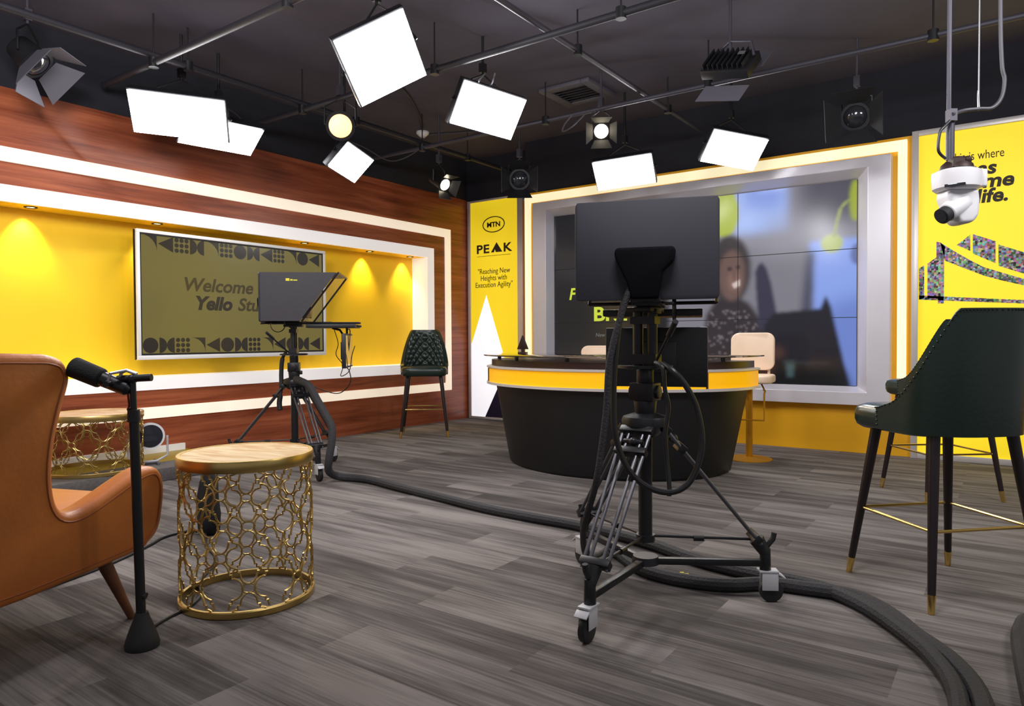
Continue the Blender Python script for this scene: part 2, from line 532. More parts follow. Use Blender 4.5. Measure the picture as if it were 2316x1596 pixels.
vw = thing('video_wall', (3.159, -0.302, 0.605), 0, 'large video wall of joined panels behind the desk showing an office scene', 'screen')
VW, VH = 3.204, 1.857
MB().bx(-VW / 2, VW / 2, -0.012, -0.001, 0, VH).build('cabinet', M['matte_black'], vw, smooth=False)
NXP, NYP = 460, 270
yy, xx = np.mgrid[0:NYP + 1, 0:NXP + 1]
uu = xx / NXP; vv = yy / NYP
img = np.zeros((NYP + 1, NXP + 1, 3))
def C8(*c): return np.array(lin(*c))
def blur(a, k):
    if k < 1: return a
    for _ in range(2):
        for ax in (0, 1):
            p = np.pad(a, [(k, k) if i == ax else (0, 0) for i in range(a.ndim)], mode='edge')
            c = np.cumsum(p, axis=ax)
            z = np.zeros_like(np.take(c, [0], axis=ax))
            c = np.concatenate([z, c], axis=ax)
            n = a.shape[ax]
            a = (np.take(c, range(2 * k + 1, 2 * k + 1 + n), axis=ax) - np.take(c, range(0, n), axis=ax)) / (2 * k + 1)
    return a
def poly_mask(P):
    inside = np.zeros_like(uu, bool)
    n = len(P)
    for i in range(n):
        x0, y0 = P[i]; x1, y1 = P[(i + 1) % n]
        if y0 == y1: continue
        c = ((y0 > vv) != (y1 > vv)) & (uu < (x1 - x0) * (vv - y0) / (y1 - y0) + x0)
        inside ^= c
    return inside.astype(float)
def ell_mask(cx, cy, rx, ry):
    return (((uu - cx) / rx) ** 2 + ((vv - cy) / ry) ** 2 < 1).astype(float)
def paint(mask, col, k=1, al=1.0):
    global img
    m = (blur(mask, k) * al)[..., None]
    img = img * (1 - m) + col * m
img[:] = C8(126, 124, 134)
paint(((uu > 0.60) & (vv < 0.30)).astype(float), C8(150, 150, 162), 14)
paint(poly_mask([(.655, -.05), (.815, -.05), (.815, .215), (.655, .215)]), C8(168, 190, 246), 6)
paint(poly_mask([(.69, -.05), (.80, -.05), (.80, .10), (.69, .10)]), C8(130, 152, 226), 9, .8)
paint(poly_mask([(.83, -.1), (1.1, -.1), (1.1, .20), (.93, .21), (.85, .16)]), C8(84, 82, 94), 14)
paint(poly_mask([(.76, .15), (.85, .15), (.85, .34), (.74, .34)]), C8(160, 158, 168), 14, .6)
paint(poly_mask([(.875, .284), (1.1, .274), (1.1, 1.1), (.98, 1.1), (.88, .62)]), C8(138, 164, 236), 3)
paint(poly_mask([(.90, .62), (1.1, .50), (1.1, 1.1), (.95, 1.1)]), C8(96, 118, 190), 12, .7)
paint(poly_mask([(.868, .33), (.888, .33), (.883, .65), (.850, .65)]), C8(74, 76, 96), 4)
paint(ell_mask(1.0, .36, .016, .05), C8(80, 92, 140), 2, .8)
# lamps
paint(ell_mask(.625, .10, .044, .125), C8(176, 190, 76), 2)
paint(poly_mask([(.60, -.02), (.655, -.02), (.645, .06), (.61, .06)]), C8(170, 184, 66), 2)
paint(ell_mask(.935, .30, .030, .046), C8(168, 180, 92), 2)
for a, b in (((.940, .27), (.948, .20)), ((.948, .20), (.958, .13)), ((.958, .13), (.975, .10)), ((.975, .10), (.997, .09))):
    dx, dy = b[0] - a[0], b[1] - a[1]
    L = math.hypot(dx, dy); nx, ny = -dy / L * .005, dx / L * .005
    paint(poly_mask([(a[0] + nx, a[1] + ny), (b[0] + nx, b[1] + ny), (b[0] - nx, b[1] - ny), (a[0] - nx, a[1] - ny)]), C8(150, 158, 98), 1)
paint(ell_mask(.995, .10, .014, .10), C8(160, 172, 60), 2)
# person
paint(ell_mask(.640, .40, .066, .185), C8(62, 56, 58), 3)
paint(poly_mask([(.545, 1.1), (.565, .64), (.60, .55), (.66, .54), (.70, .58), (.735, .66), (.775, .80), (.80, 1.1)]), C8(50, 44, 48), 3)
paint(ell_mask(.648, .43, .041, .135), C8(110, 86, 80), 3)
paint(ell_mask(.655, .46, .020, .05), C8(142, 108, 98), 3, .8)
paint(poly_mask([(.648, .475), (.672, .455), (.672, .485), (.655, .50)]), C8(214, 196, 190), 1)
paint(ell_mask(.641, .395, .008, .012), C8(56, 44, 44), 1, .8)
paint(ell_mask(.655, .43, .006, .030), C8(92, 70, 66), 2, .7)
paint(ell_mask(.667, .388, .007, .012), C8(56, 44, 44), 1, .8)
rs = np.random.RandomState(3)
sp = np.zeros_like(uu)
for _ in range(150):
    a, b = rs.uniform(.56, .74), rs.uniform(.60, .97)
    sp = np.maximum(sp, ell_mask(a, b, .0035, .005))
paint(sp * poly_mask([(.555, 1.0), (.57, .64), (.61, .57), (.68, .60), (.73, .70), (.75, 1.0)]), C8(128, 116, 122), 1, .9)
# phone, laptop lid and dark peak, mug
paint(poly_mask([(.719, .42), (.727, .385), (.739, .37), (.752, .40), (.766, .48), (.785, .66), (.80, .72), (.73, .72), (.722, .52)]), C8(54, 52, 72), 2)
paint(poly_mask([(.775, .635), (.905, .62), (.919, .555), (.932, .604), (.985, 1.02), (.72, 1.02), (.745, .70)]), C8(30, 30, 38), 2)
paint(poly_mask([(.60, 1.02), (.62, .90), (.80, .88), (.97, .93), (.99, 1.02)]), C8(18, 20, 22), 6)
paint(ell_mask(.784, .84, .022, .035), C8(78, 52, 46), 4, .8)
paint(ell_mask(.745, .92, .030, .06), C8(66, 42, 34), 4, .8)
paint(poly_mask([(.808, .885), (.835, .885), (.831, .965), (.813, .965)]), C8(64, 84, 86), 2)
paint(poly_mask([(.80, .88), (.93, .885), (.93, .90), (.80, .90)]), C8(50, 52, 54), 2, .7)
# dark text panel at the left
paint(poly_mask([(-.1, -.1), (.42, -.1), (.44, .5), (.455, 1.1), (-.1, 1.1)]), C8(34, 34, 37), 4)
sg = MB()
V = sg.grid(lambda a, b: Vector(((a - .5) * VW, -0.014, (1 - b) * VH)), NXP, NYP)
flat = img.transpose(1, 0, 2).reshape(-1, 3)
me = bpy.data.meshes.new('picture')
sg.bm.to_mesh(me); sg.bm.free()
ca = me.color_attributes.new('picture', 'FLOAT_COLOR', 'POINT')
ca.data.foreach_set('color', np.concatenate([flat, np.ones((len(flat), 1))], 1).astype(np.float32).ravel())
sm = mat('video_picture', (0.008, 0.008, 0.009), 0.16, spec=0.4)
g = NT(sm)
at = g.n('ShaderNodeAttribute', attribute_name='picture')
g.l(at.outputs['Color'], g.b.inputs['Emission Color']); g.b.inputs['Emission Strength'].default_value = 0.66
me.materials.append(sm)
po = bpy.data.objects.new('picture', me); COL.objects.link(po); po.parent = vw
bz = MB()
for k in (1, 2):
    bz.bx(-VW / 2 + VW * k / 3 - .003, -VW / 2 + VW * k / 3 + .003, -0.0165, -0.0142, 0, VH)
    bz.bx(-VW / 2, VW / 2, -0.0165, -0.0142, VH * k / 3 - .003, VH * k / 3 + .003)
bz.build('panel_seams', M['matte_black'], vw, smooth=False)
lime = mat('lime_text', (0.1, 0.12, 0.01), 0.3, emit=lin(176, 188, 56), es=0.85)
def vtx(u, v): return (u * VW - VW / 2, -0.0150, (1 - v) * VH)
x, y, z = vtx(.060, .522)
lettering('For a', 0.185, lime, vw, on_back(x, y, z), shear=.2, bold=.004)
x, y, z = vtx(.159, .655)
lettering('Brand:', 0.215, lime, vw, on_back(x, y, z), bold=.006, sx=1.25)
x, y, z = vtx(.168, .752)
lettering('New', 0.06, mat('dim_text', (.02, .02, .02), .4, emit=lin(96, 96, 96), es=.8), vw, on_back(x, y, z), shear=.2)

# ------------------------------------------------------------------ PEAK lightbox banner in the corner
pk = thing('banner_lightbox', (0.46, 0.0, 0.0), 0, 'tall narrow yellow PEAK banner with a white mountain in the corner', 'banner')
PW, PH = 0.884, 2.86
MB().bx(-PW / 2, PW / 2, -0.0, 0.018, 0.0, PH).build('box', M['trim_silver'], pk, smooth=False)
fb = MB()
for a, b, c, d in ((-PW / 2, -PW / 2 + .045, 0, PH), (PW / 2 - .08, PW / 2, 0, PH), (-PW / 2 + .045, PW / 2 - .08, 0, .03), (-PW / 2 + .045, PW / 2 - .08, PH - .025, PH)):
    fb.bx(a, b, -0.022, 0.0, c, d)
fb.build('rim', M['trim_silver'], pk, bevel=0.003)
x0, x1 = -PW / 2 + .045, PW / 2 - .08
MB().quad((x0, -.004, .03), (x1, -.004, .03), (x1, -.004, PH - .025), (x0, -.004, PH - .025)).build('printed_face', M['sign_yellow'], pk, smooth=False)
def bk(px): return px - 0.46      # banner-local x from a world x
MB().prism([(x0, .03), (bk(.285), .03), (bk(.70), .52), (bk(.315), 1.62), (x0, 0.98)], .0015, on_back(0, -.0042, 0)).build('white_mountain', M['sign_white'], pk, smooth=False, )
MB().prism([(bk(.285), .03), (x1, .03), (x1, .33), (bk(.70), .52 + .26), (bk(.665), .60), (bk(.55), .52)], .0015, on_back(0, -.0060, 0)).build('dark_mountain', M['print_navy'], pk, smooth=False)
lettering('PE', 0.155, M['print_black'], pk, on_back(bk(.155), -.0062, 2.165), bold=.004, sx=1.32, spacing=1.08)
lettering('K', 0.155, M['print_black'], pk, on_back(bk(.590), -.0062, 2.165), bold=.004, sx=1.32)
MB().prism([(bk(.395), 2.165), (bk(.445), 2.165), (bk(.458), 2.205), (bk(.475), 2.165), (bk(.578), 2.165), (bk(.487), 2.292)], .0012, on_back(0, -.0052, 0)).build('peak_letter', M['print_black'], pk, smooth=False)
MB().bx(bk(.165), bk(.705), -.0062, -.0052, 2.122, 2.127).build('rule', M['print_black'], pk, smooth=False)
for i, s in enumerate(('"Reaching New', 'Heights with', 'Execution Agility"')):
    lettering(s, 0.098, M['print_black'], pk, on_back(bk(.437), -.0062, 1.895 - .088 * i), align='CENTER', sx=.86)
lo = MB()
pts = [(bk(.441) + .172 * math.cos(a), -.0066, 2.525 + .098 * math.sin(a)) for a in np.linspace(0, 2 * PI, 48, endpoint=False)]
lo.tube(pts, .0065, 6, closed=True)
lg = lo.build('oval_logo', M['print_black'], pk)
lettering('MTN', 0.088, M['print_black'], lg, on_back(bk(.441), -.0066, 2.494), align='CENTER', bold=.003, sx=1.15)

# ------------------------------------------------------------------ right hand banner with the bridge mosaic
rb = thing('wall_banner', (6.35, -0.30, 0.0), 0, 'wide yellow banner with slogan and mosaic bridge behind the green bar stools', 'banner')
RX0, RX1, RH = 5.195 - 6.35, 7.5 - 6.35, 2.80
MB().bx(RX0, RX1, -0.03, -0.001, 0, RH).build('box', M['trim_silver'], rb, smooth=False)
fb = MB()
for a, b, c, d in ((RX0, RX0 + .05, 0, RH), (RX1 - .05, RX1, 0, RH), (RX0 + .05, RX1 - .05, 0, .05), (RX0 + .05, RX1 - .05, RH - .045, RH)):
    fb.bx(a, b, -0.055, -0.03, c, d)
fb.build('rim', M['trim_silver'], rb, bevel=0.003)
MB().quad((RX0 + .05, -.034, .05), (RX1 - .05, -.034, .05), (RX1 - .05, -.034, RH - .045), (RX0 + .05, -.034, RH - .045)).build('printed_face', M['sign_yellow'], rb, smooth=False)
def rl(px): return px - 6.35
lettering('This is where', 0.104, M['print_black'], rb, on_back(rl(5.845), -.036, 2.497), align='RIGHT', sx=.68)
lettering('ideas', 0.15, M['print_black'], rb, on_back(rl(5.788), -.036, 2.372), align='RIGHT', shear=.15, bold=.005, sx=1.05)
lettering('come', 0.155, M['print_black'], rb, on_back(rl(5.905), -.036, 2.262), align='RIGHT', shear=.15, bold=.005, sx=1.08)
lettering('to life.', 0.155, M['print_black'], rb, on_back(rl(5.871), -.036, 2.142), align='RIGHT', shear=.15, bold=.005, sx=1.02)
mo = MB()
def mosaic(P):
    mo.prism([(rl(a), b) for a, b in P], .002, on_back(0, -.0345, 0))
mosaic([(5.251, 1.631), (5.289, 1.655), (5.29, 1.374), (5.252, 1.364)])
mosaic([(5.313, 1.668), (5.378, 1.716), (5.378, 1.847), (5.405, 1.84), (5.44, 1.804), (5.434, 1.685), (5.433, 1.325), (5.391, 1.326), (5.391, 1.37), (5.314, 1.373)])
mosaic([(5.405, 1.84), (5.514, 1.752), (5.623, 1.672), (5.713, 1.612), (5.844, 1.557), (5.979, 1.502), (6.3, 1.42), (6.3, 1.37), (5.979, 1.451), (5.844, 1.494), (5.713, 1.543), (5.533, 1.635), (5.44, 1.684)])
mosaic([(5.523, 1.808), (5.617, 1.886), (5.618, 1.752)])
mosaic([(5.635, 1.889), (5.79, 1.818), (5.791, 1.639), (5.636, 1.729)])
mosaic([(5.809, 1.79), (5.977, 1.714), (6.15, 1.66), (6.15, 1.49), (5.979, 1.544), (5.811, 1.617)])
mosaic([(6.17, 1.65), (6.4, 1.60), (6.4, 1.42), (6.17, 1.48)])
mosaic([(5.252, 1.40), (5.98, 1.334), (6.6, 1.29), (6.6, 1.265), (5.98, 1.306), (5.252, 1.364)])
mo.build('bridge_mosaic', M['mosaic'], rb, smooth=False)

# ------------------------------------------------------------------ television in the niche
tv = thing('television', (0.0, -3.36, 0.89), 0, 'large white-framed television welcoming visitors in the yellow niche', 'television')
TW, TH = 1.96, 1.09
tvb = MB().bx(-0.05, -0.008, -TW / 2, TW / 2, 0, TH)
tvb.bx(-0.235, -0.05, -0.35, 0.35, 0.3, 0.8)
tvb.build('housing', M['matte_black'], tv, bevel=0.004)
fb = MB()
T_ = .028
for a, b, c, d in ((-TW / 2, TW / 2, TH - T_, TH), (-TW / 2, TW / 2, 0, .036), (-TW / 2, -TW / 2 + T_, .036, TH - T_), (TW / 2 - T_, TW / 2, .036, TH - T_)):
    fb.bx(-0.03, 0.012, a, b, c, d)
fb.build('frame', M['white_paint'], tv, bevel=0.003)
bz = MB()
for a, b, c, d in ((-TW / 2 + T_, TW / 2 - T_, TH - T_ - .014, TH - T_), (-TW / 2 + T_, TW / 2 - T_, .036, .052), (-TW / 2 + T_, -TW / 2 + T_ + .012, .05, TH - .04), (TW / 2 - T_ - .012, TW / 2 - T_, .05, TH - .04)):
    bz.bx(-0.006, 0.004, a, b, c, d)
bz.build('bezel', M['black_plastic'], tv, smooth=False)
tvs = screen_material('tv_yellow', lin(128, 116, 62), 0.52, 0.2)
MB().quad((-.002, -TW / 2 + .038, .05), (-.002, TW / 2 - .038, .05), (-.002, TW / 2 - .038, TH - .04), (-.002, -TW / 2 + .038, TH - .04)).build('picture', tvs, tv, smooth=False)
tvd = screen_material('tv_dark', lin(52, 46, 40), 0.5, 0.2)
tvt = screen_material('tv_text', lin(70, 60, 34), 0.6, 0.2)
def tvl(y): return y + 3.36
lettering('Welcome to', 0.165, tvt, tv, on_left(0.0, tvl(-3.945), 1.49 - .89), shear=.22, bold=.004, sx=1.06)
lettering('Yello', 0.165, tvd, tv, on_left(0.0, tvl(-3.835), 1.328 - .89), shear=.22, bold=.007, sx=1.06)
lettering('Studio', 0.165, tvt, tv, on_left(0.0, tvl(-3.41), 1.328 - .89), shear=.22, bold=.004, sx=1.06)
sh = MB()
def tdisc(y, z, r, a0=0, a1=360, n=24):
    P = [(y + r * math.cos(R(a0 + (a1 - a0) * k / n)), z + r * math.sin(R(a0 + (a1 - a0) * k / n))) for k in range(n + (0 if a1 - a0 == 360 else 1))]
    sh.prism(P, .001, on_left(-.0015, 0, 0))
def tpoly(P): sh.prism(P, .001, on_left(-.0015, 0, 0))
h = .066
zr = .120
def motif(y, k):
    if k == 0: tdisc(y, zr, h)
    if k == 1:
        tdisc(y - h, zr, h, -90, 90); tdisc(y + h, zr, h, 90, 270)
    if k == 2:
        for i in (-1, 0, 1):
            for j in (-1, 0, 1): tdisc(y + i * .045, zr + j * .045, .019, n=12)
    if k == 3:
        P = [(y + h, zr + h), (y - h, zr + h)] + [(y - h + 2 * h * math.sin(R(a)), zr + h - 2 * h * (1 - math.cos(R(a))) ) for a in (15, 30, 45, 60, 75, 90)]
        tpoly(P)
    if k == 4:
        tpoly([(y - h, zr), (y + h, zr - h), (y + h, zr + h)])
seq = [0, 1, 2, 3, 4, 0, 1, 2, 3, 4, 0, 1, 4]
for i, k in enumerate(seq):
    motif(-TW / 2 + .11 + i * .1425, k)
zr = TH - .105
for i, k in enumerate([3, 4, 2, 1, 3, 2, 0, 1, 4, 2, 3, 0, 4]):
    motif(-TW / 2 + .11 + i * .1425, k)
sh.build('motifs', tvd, tv, smooth=False)

# niche downlights
dl = thing('downlight', (-0.11, -5.06, 2.06), 0, 'recessed downlight in the niche soffit at the far left', 'downlight', 'niche downlights')
MB().lathe([(.045, .004), (.045, -.006), (.034, -.006), (.030, .002)], seg=24).build('trim_ring', M['black_metal'], dl)
MB().lathe([(.030, -.001), (.012, -.002)], seg=20).build('lens', M['downlight_glow'], dl)
sp = bpy.data.lights.new('beam', 'SPOT'); sp.energy = 20; sp.spot_size = R(80); sp.spot_blend = 0.9; sp.color = (1.0, .80, .40); sp.shadow_soft_size = .025
so = bpy.data.objects.new('beam', sp); COL.objects.link(so); so.parent = dl; so.location = (-.05, 0, -.02); so.rotation_euler = (0, R(14), 0)
for y, lb in ((-4.10, 'recessed downlight in the soffit above the left of the television'), (-2.55, 'recessed downlight in the soffit above the right of the television'),
              (-1.64, 'recessed downlight in the soffit between the television and the green stool'), (-0.93 - .05, 'recessed downlight in the soffit at the right end of the niche')):
    c = copy_tree(dl); c.location = (-0.11, y, 2.06); c['label'] = lb

# ================================================================== FURNITURE
# ------------------------------------------------------------------ bar stools (local forward -Y)
def make_stool():
    root = thing('bar_stool', (0, 0, 0), 0, '', 'bar stool', 'green leather bar stools')
    TH_MAX = R(103)
    def ztop(th):
        a = abs(math.degrees(th))
        t = min(1, max(0, (a - 30) / 73.0))
        t = t * t * (3 - 2 * t)
        return 1.155 - 0.40 * t ** 0.62
    def shell(th, t, off):
        zt = ztop(th); zb = 0.665
        z = zb + (zt - zb) * t
        k = (z - zb) / 0.47
        a = 0.256 + 0.006 * k - off; b = 0.250 + 0.035 * k - off
        sn, cn = math.sin(th), math.cos(th)
        e = 0.78
        return Vector((a * math.copysign(abs(sn) ** e, sn), b * math.copysign(abs(cn) ** e, cn), z))
    sb = MB()
    NU, NV = 56, 16
    Vo = sb.grid(lambda u, v: shell(-TH_MAX + 2 * TH_MAX * u, v, 0.0), NU, NV)
    Vi = sb.grid(lambda u, v: shell(-TH_MAX + 2 * TH_MAX * u, v, 0.036), NU, NV)
    def strip(A, B):
        for i in range(len(A) - 1):
            sb.bm.faces.new((A[i], A[i + 1], B[i + 1], B[i]))
    strip([r[0] for r in Vo], [r[0] for r in Vi]); strip([r[-1] for r in Vo], [r[-1] for r in Vi])
    strip(Vo[0], Vi[0]); strip(Vo[-1], Vi[-1])
    shell_o = sb.build('backrest', M['green_leather'], root, angle=60)
    tf = MB()
    def tuft(u, v):
        th = -TH_MAX * 0.95 + 2 * TH_MAX * 0.95 * u
        w_ = 0.14 + 0.80 * v
        p = shell(th, w_, 0.034)
        s1 = math.sin(PI * (th * 0.25 / 0.085 + (p.z - .7) / 0.105)); s2 = math.sin(PI * (th * 0.25 / 0.085 - (p.z - .7) / 0.105))
        edge = min(1, 8 * min(u, 1 - u), 8 * min(v, 1 - v))
        d = 0.005 + 0.026 * (abs(s1) * abs(s2)) ** 0.5 * edge
        q = shell(th, w_, 0.034 + d)
        return q
    tf.grid(tuft, 120, 56)
    tf.build('tufted_lining', M['green_leather'], shell_o, angle=80)
    nh = MB()
    for k in range(75):
        th = -TH_MAX + 2 * TH_MAX * k / 74
        p = shell(th, 0.985, -0.001)
        nh.sphere(p, 0.0038, 6)
    for s in (-1, 1):
        for k in range(1, 5):
            nh.sphere(shell(s * TH_MAX * .985, 1 - k / 5, -0.001), 0.0042, 6)
    nh.build('stud_trim', mat('stud', (0.03, 0.045, 0.035), 0.25, 0.6), shell_o)
    se = MB()
    P = rrect(0.49, 0.46, 0.10, 6, 0, -0.065)
    prof = [(0.90, 0.655), (0.97, 0.668), (1.0, 0.69), (1.0, 0.722), (0.965, 0.745), (0.85, 0.757), (0.5, 0.762)]
    rings = []
    for (s, z) in prof:
        rings.append([se.bm.verts.new((x * s, (y + .065) * s - .065, z)) for x, y in P])
    for i in range(len(rings) - 1):
        A, B = rings[i], rings[i + 1]
        for k in range(len(A)):
            se.bm.faces.new((A[k], A[(k + 1) % len(A)], B[(k + 1) % len(A)], B[k]))
    se.bm.faces.new(rings[0][::-1]); se.bm.faces.new(rings[-1])
    se.build('seat', M['green_leather'], root, angle=50)
    feet = {}
    for sx in (-1, 1):
        for sy in (-1, 1):
            top = Vector((sx * .175, sy * .165 - .01, .665)); ft = Vector((sx * .250, sy * .245 - .01, 0.0))
            tip = ft.lerp(top, 0.105)
            l = MB().cyl(tip, top, .0145, .0225, 14).build('leg', M['leg_wood'], root)
            MB().cyl(ft, tip, .0115, .0155, 14).build('brass_tip', M['brass'], l)
            feet[(sx, sy)] = (top, ft)
    def at_h(k, z):
        t, f_ = feet[k]
        return f_.lerp(t, z / .665)
    seq = [(-1, -1), (1, -1), (1, 1), (-1, 1)]
    for i in range(4):
        MB().cyl(at_h(seq[i], .30), at_h(seq[(i + 1) % 4], .30), .0065, seg=10).build('footrest_rod', M['brass'], root)
    return root

stool = make_stool()
stool.location = (0.665, -1.575, 0); stool.rotation_euler = (0, 0, R(41))
stool['label'] = 'green tufted bar stool facing forward against the wood wall in the corner'
s2 = copy_tree(stool); s2.location = (5.685, -3.875, 0); s2.rotation_euler = (0, 0, R(-135))
s2['label'] = 'nearest green leather bar stool with its rounded back turned to us at the right'
s3 = copy_tree(stool); s3.location = (5.53, -1.86, 0); s3.rotation_euler = (0, 0, R(-141))
s3['label'] = 'green bar stool half hidden behind the nearest stool, by the mosaic bridge banner'

# ------------------------------------------------------------------ news desk
desk = thing('news_desk', (3.18, -1.95, 0), 0, 'curved black presenter desk with yellow band and glass top before the video wall', 'desk')
def half(a, b, back=0.10, n=40):
    P = [(a * math.cos(t), b * math.sin(t)) for t in np.linspace(PI, 2 * PI, n + 1)]
    P += [(a, back), (a * .6, back + .0), (-a * .6, back + .0), (-a, back)]
    return P
def loft(sections, name, m, parent, bevel=0):
    mb = MB()
    rings = []
    for P, z in sections:
        rings.append([mb.bm.verts.new((x, y, z)) for x, y in P])
    for i in range(len(rings) - 1):
        A, B = rings[i], rings[i + 1]; n = len(A)
        for k in range(n):
            mb.bm.faces.new((A[k], A[(k + 1) % n], B[(k + 1) % n], B[k]))
    mb.bm.faces.new(rings[0][::-1]); mb.bm.faces.new(rings[-1])
    return mb.build(name, m, parent, bevel=bevel, angle=30)
loft([(half(.93, .755), 0.0), (half(.95, .77), .02), (half(1.085, .84), .665)], 'base', M['desk_black'], desk)
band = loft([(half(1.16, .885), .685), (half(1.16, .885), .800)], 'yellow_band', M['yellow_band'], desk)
loft([(half(1.165, .890), .800), (half(1.175, .900), .806), (half(1.175, .900), .818), (half(1.16, .885), .822)], 'upper_trim', M['trim_silver'], desk)
loft([(half(1.15, .875), .660), (half(1.175, .900), .665), (half(1.175, .900), .685)], 'lower_trim', M['trim_silver'], desk)
for ang in (327, 215):
    t = R(ang); c = Vector((1.16 * math.cos(t), .885 * math.sin(t), .7425))
    MB().box(c, (.010, .016, .113), rot=(0, 0, math.atan2(-1.2 * math.sin(t) * -1, 1))).build('seam', M['desk_top'], band, smooth=False)
loft([(half(1.13, .86), .822), (half(1.13, .86), .872)], 'counter', M['desk_top'], desk)
loft([(half(1.20, .93, .12), .905), (half(1.20, .93, .12), .915)], 'glass_top', M['glass'], desk, bevel=.002)
for a in (200, 240, 270, 300, 340):
    t = R(a)
    MB().cyl((1.08 * math.cos(t), .78 * math.sin(t), .872), (1.08 * math.cos(t), .78 * math.sin(t), .905), .017, seg=14).build('post', M['black_metal'], desk)

# triangular trophy on the desk
tr = thing('triangle_trophy', (2.20, -1.90, 0.9155), R(10), 'small dark triangular trophy on the left end of the desk', 'trophy')
MB().prism([(-.055, .035), (.055, .035), (0, .165)], .03, Matrix.Translation((0, .015, 0)) @ Matrix(((1, 0, 0, 0), (0, 0, -1, 0), (0, 1, 0, 0), (0, 0, 0, 1)))).build('triangle', M['desk_top'], tr, bevel=.003)
MB().bx(-.012, .012, -.012, .012, .008, .04).bx(-.04, .04, -.025, .025, 0, .01).build('stem', M['desk_top'], tr, bevel=.001)

# ------------------------------------------------------------------ cream swivel stools behind the desk (local forward -Y)
def cream_stool():
    root = thing('swivel_stool', (0, 0, 0), 0, '', 'bar stool', 'cream swivel stools behind the desk')
    b = MB()
    def bk_(u, v, off):
        x = (u - .5) * .36
        z = .80 + .30 * v
        return Vector((x, .20 - .9 * x * x + off + .04 * v, z))
    P = rrect(.37, .33, .07, 6, 0, .925)
    A = [b.bm.verts.new((x, .185 - .9 * x * x + .06 * (z - .8), z)) for x, z in P]
    B = [b.bm.verts.new((x, .225 - .9 * x * x + .06 * (z - .8), z)) for x, z in P]
    n = len(A)
    b.bm.faces.new(A); b.bm.faces.new(B[::-1])
    for i in range(n):
        b.bm.faces.new((A[i], A[(i + 1) % n], B[(i + 1) % n], B[i]))
    b.build('backrest', M['cream_leather'], root, bevel=.012, seg=3)
    s = MB()
    s.prism(rrect(.40, .39, .08), .07, Matrix.Translation((0, 0, .66)))
    s.build('seat', M['cream_leather'], root, bevel=.02, seg=3)
    MB().tube([(-.13, .17, .70), (-.13, .225, .74), (-.13, .215, .82)], .012).tube([(.13, .17, .70), (.13, .225, .74), (.13, .215, .82)], .012).build('back_bracket', M['cream_leather'], root)
    MB().lathe([(.19, 0), (.19, .006), (.16, .014), (.03, .024)], seg=36).build('base_plate', M['brass_dull'], root)
    MB().cyl((0, 0, .02), (0, 0, .66), .028, seg=18).build('column', M['brass_dull'], root)
    MB().tube([(-.12, 0, .60), (-.15, -.15, .60), (-.15, -.20, .58), (-.15, -.20, .36), (.15, -.20, .36), (.15, -.20, .58), (.15, -.15, .60), (.12, 0, .60)], .008).tube([(-.15, -.15, .60), (-.1, 0, .65)], .007).tube([(.15, -.15, .60), (.1, 0, .65)], .007).build('footrest', M['brass_dull'], root)
    return root
cs = cream_stool(); cs.location = (4.065, -1.17, 0); cs.rotation_euler = (0, 0, R(8)); cs.scale = (1, 1, 1)
cs['label'] = 'cream swivel stool with gold base behind the right end of the desk'
cs2 = copy_tree(cs); cs2.location = (2.57, -1.25, -.0); cs2.scale = (1, 1, .895)
cs2['label'] = 'cream swivel stool whose back just shows over the left half of the desk'

# ------------------------------------------------------------------ tan wingback armchair (local forward +Y)
ac = thing('wing_armchair', (0, 0, 0), R(19.9), 'tan leather wingback armchair at the left front, turned away from us', 'armchair')
leg_local = Vector((.375, .245, 0))
ac.location = Vector((3.232, -5.972, 0)) - Matrix.Rotation(R(19.9), 3, 'Z') @ leg_local
side = [(-.36, .23), (.24, .245), (.33, .265), (.385, .31), (.41, .40), (.415, .48), (.395, .535), (.355, .56), (.29, .555), (.20, .525), (.10, .488), (.03, .468), (-.02, .468), (-.052, .49), (-.07, .54), (-.075, .62), (-.062, .72), (-.035, .82), (-.008, .90), (-.006, .94), (-.03, .985), (-.08, 1.005), (-.15, 1.01), (-.30, 1.01), (-.41, .96), (-.455, .88), (-.46, .60), (-.42, .32)]
def dense(P, k=3):
    P3 = [(x, y, 0) for x, y in P]
    q = smooth_path(P3[-2:] + P3 + P3[:3], k)
    q = q[2 * k: 2 * k + len(P3) * k]
    return [(v.x, v.y) for v in q]
sideD = dense(side)
for sgn, nm in ((1, 'arm_wing'), (-1, 'arm_wing')):
    mb = MB()
    TX = Matrix(((0, 0, 1, 0), (1, 0, 0, 0), (0, 1, 0, 0), (0, 0, 0, 1)))
    x0 = .275 if sgn > 0 else -.375
    mb.prism(sideD, .10, Matrix.Translation((x0, 0, 0)) @ TX)
    o = mb.build(nm, M['tan_leather'], ac, bevel=.028, seg=4, angle=40)
    cen = Vector((-.1, .55))
    ins = []
    n = len(sideD)
    for i, (a, b) in enumerate(sideD):
        p0 = Vector(sideD[i - 1]); p1 = Vector(sideD[(i + 1) % n]); t = (p1 - p0).normalized()
        nrm = Vector((-t.y, t.x))
        q = Vector((a, b)) + nrm * .030
        ins.append((x0 + (.1003 if sgn > 0 else -.0003), q.x, q.y))
    MB().tube(ins, .0035, 6, closed=True).build('piping', M['tan_piping'], o)
mb = MB()
mb.prism([(-.46, .30), (-.455, .88), (-.41, .96), (-.33, .975), (-.275, .93), (-.245, .80), (-.225, .60), (-.215, .42), (-.22, .25), (-.38, .235)], .58, Matrix.Translation((-.29, 0, 0)) @ TX)
mb.build('backrest', M['tan_leather'], ac, bevel=.025, seg=3, angle=40)
mb = MB(); mb.prism([(-.22, .24), (.36, .26), (.39, .29), (.39, .34), (-.22, .33)], .56, Matrix.Translation((-.28, 0, 0)) @ TX)
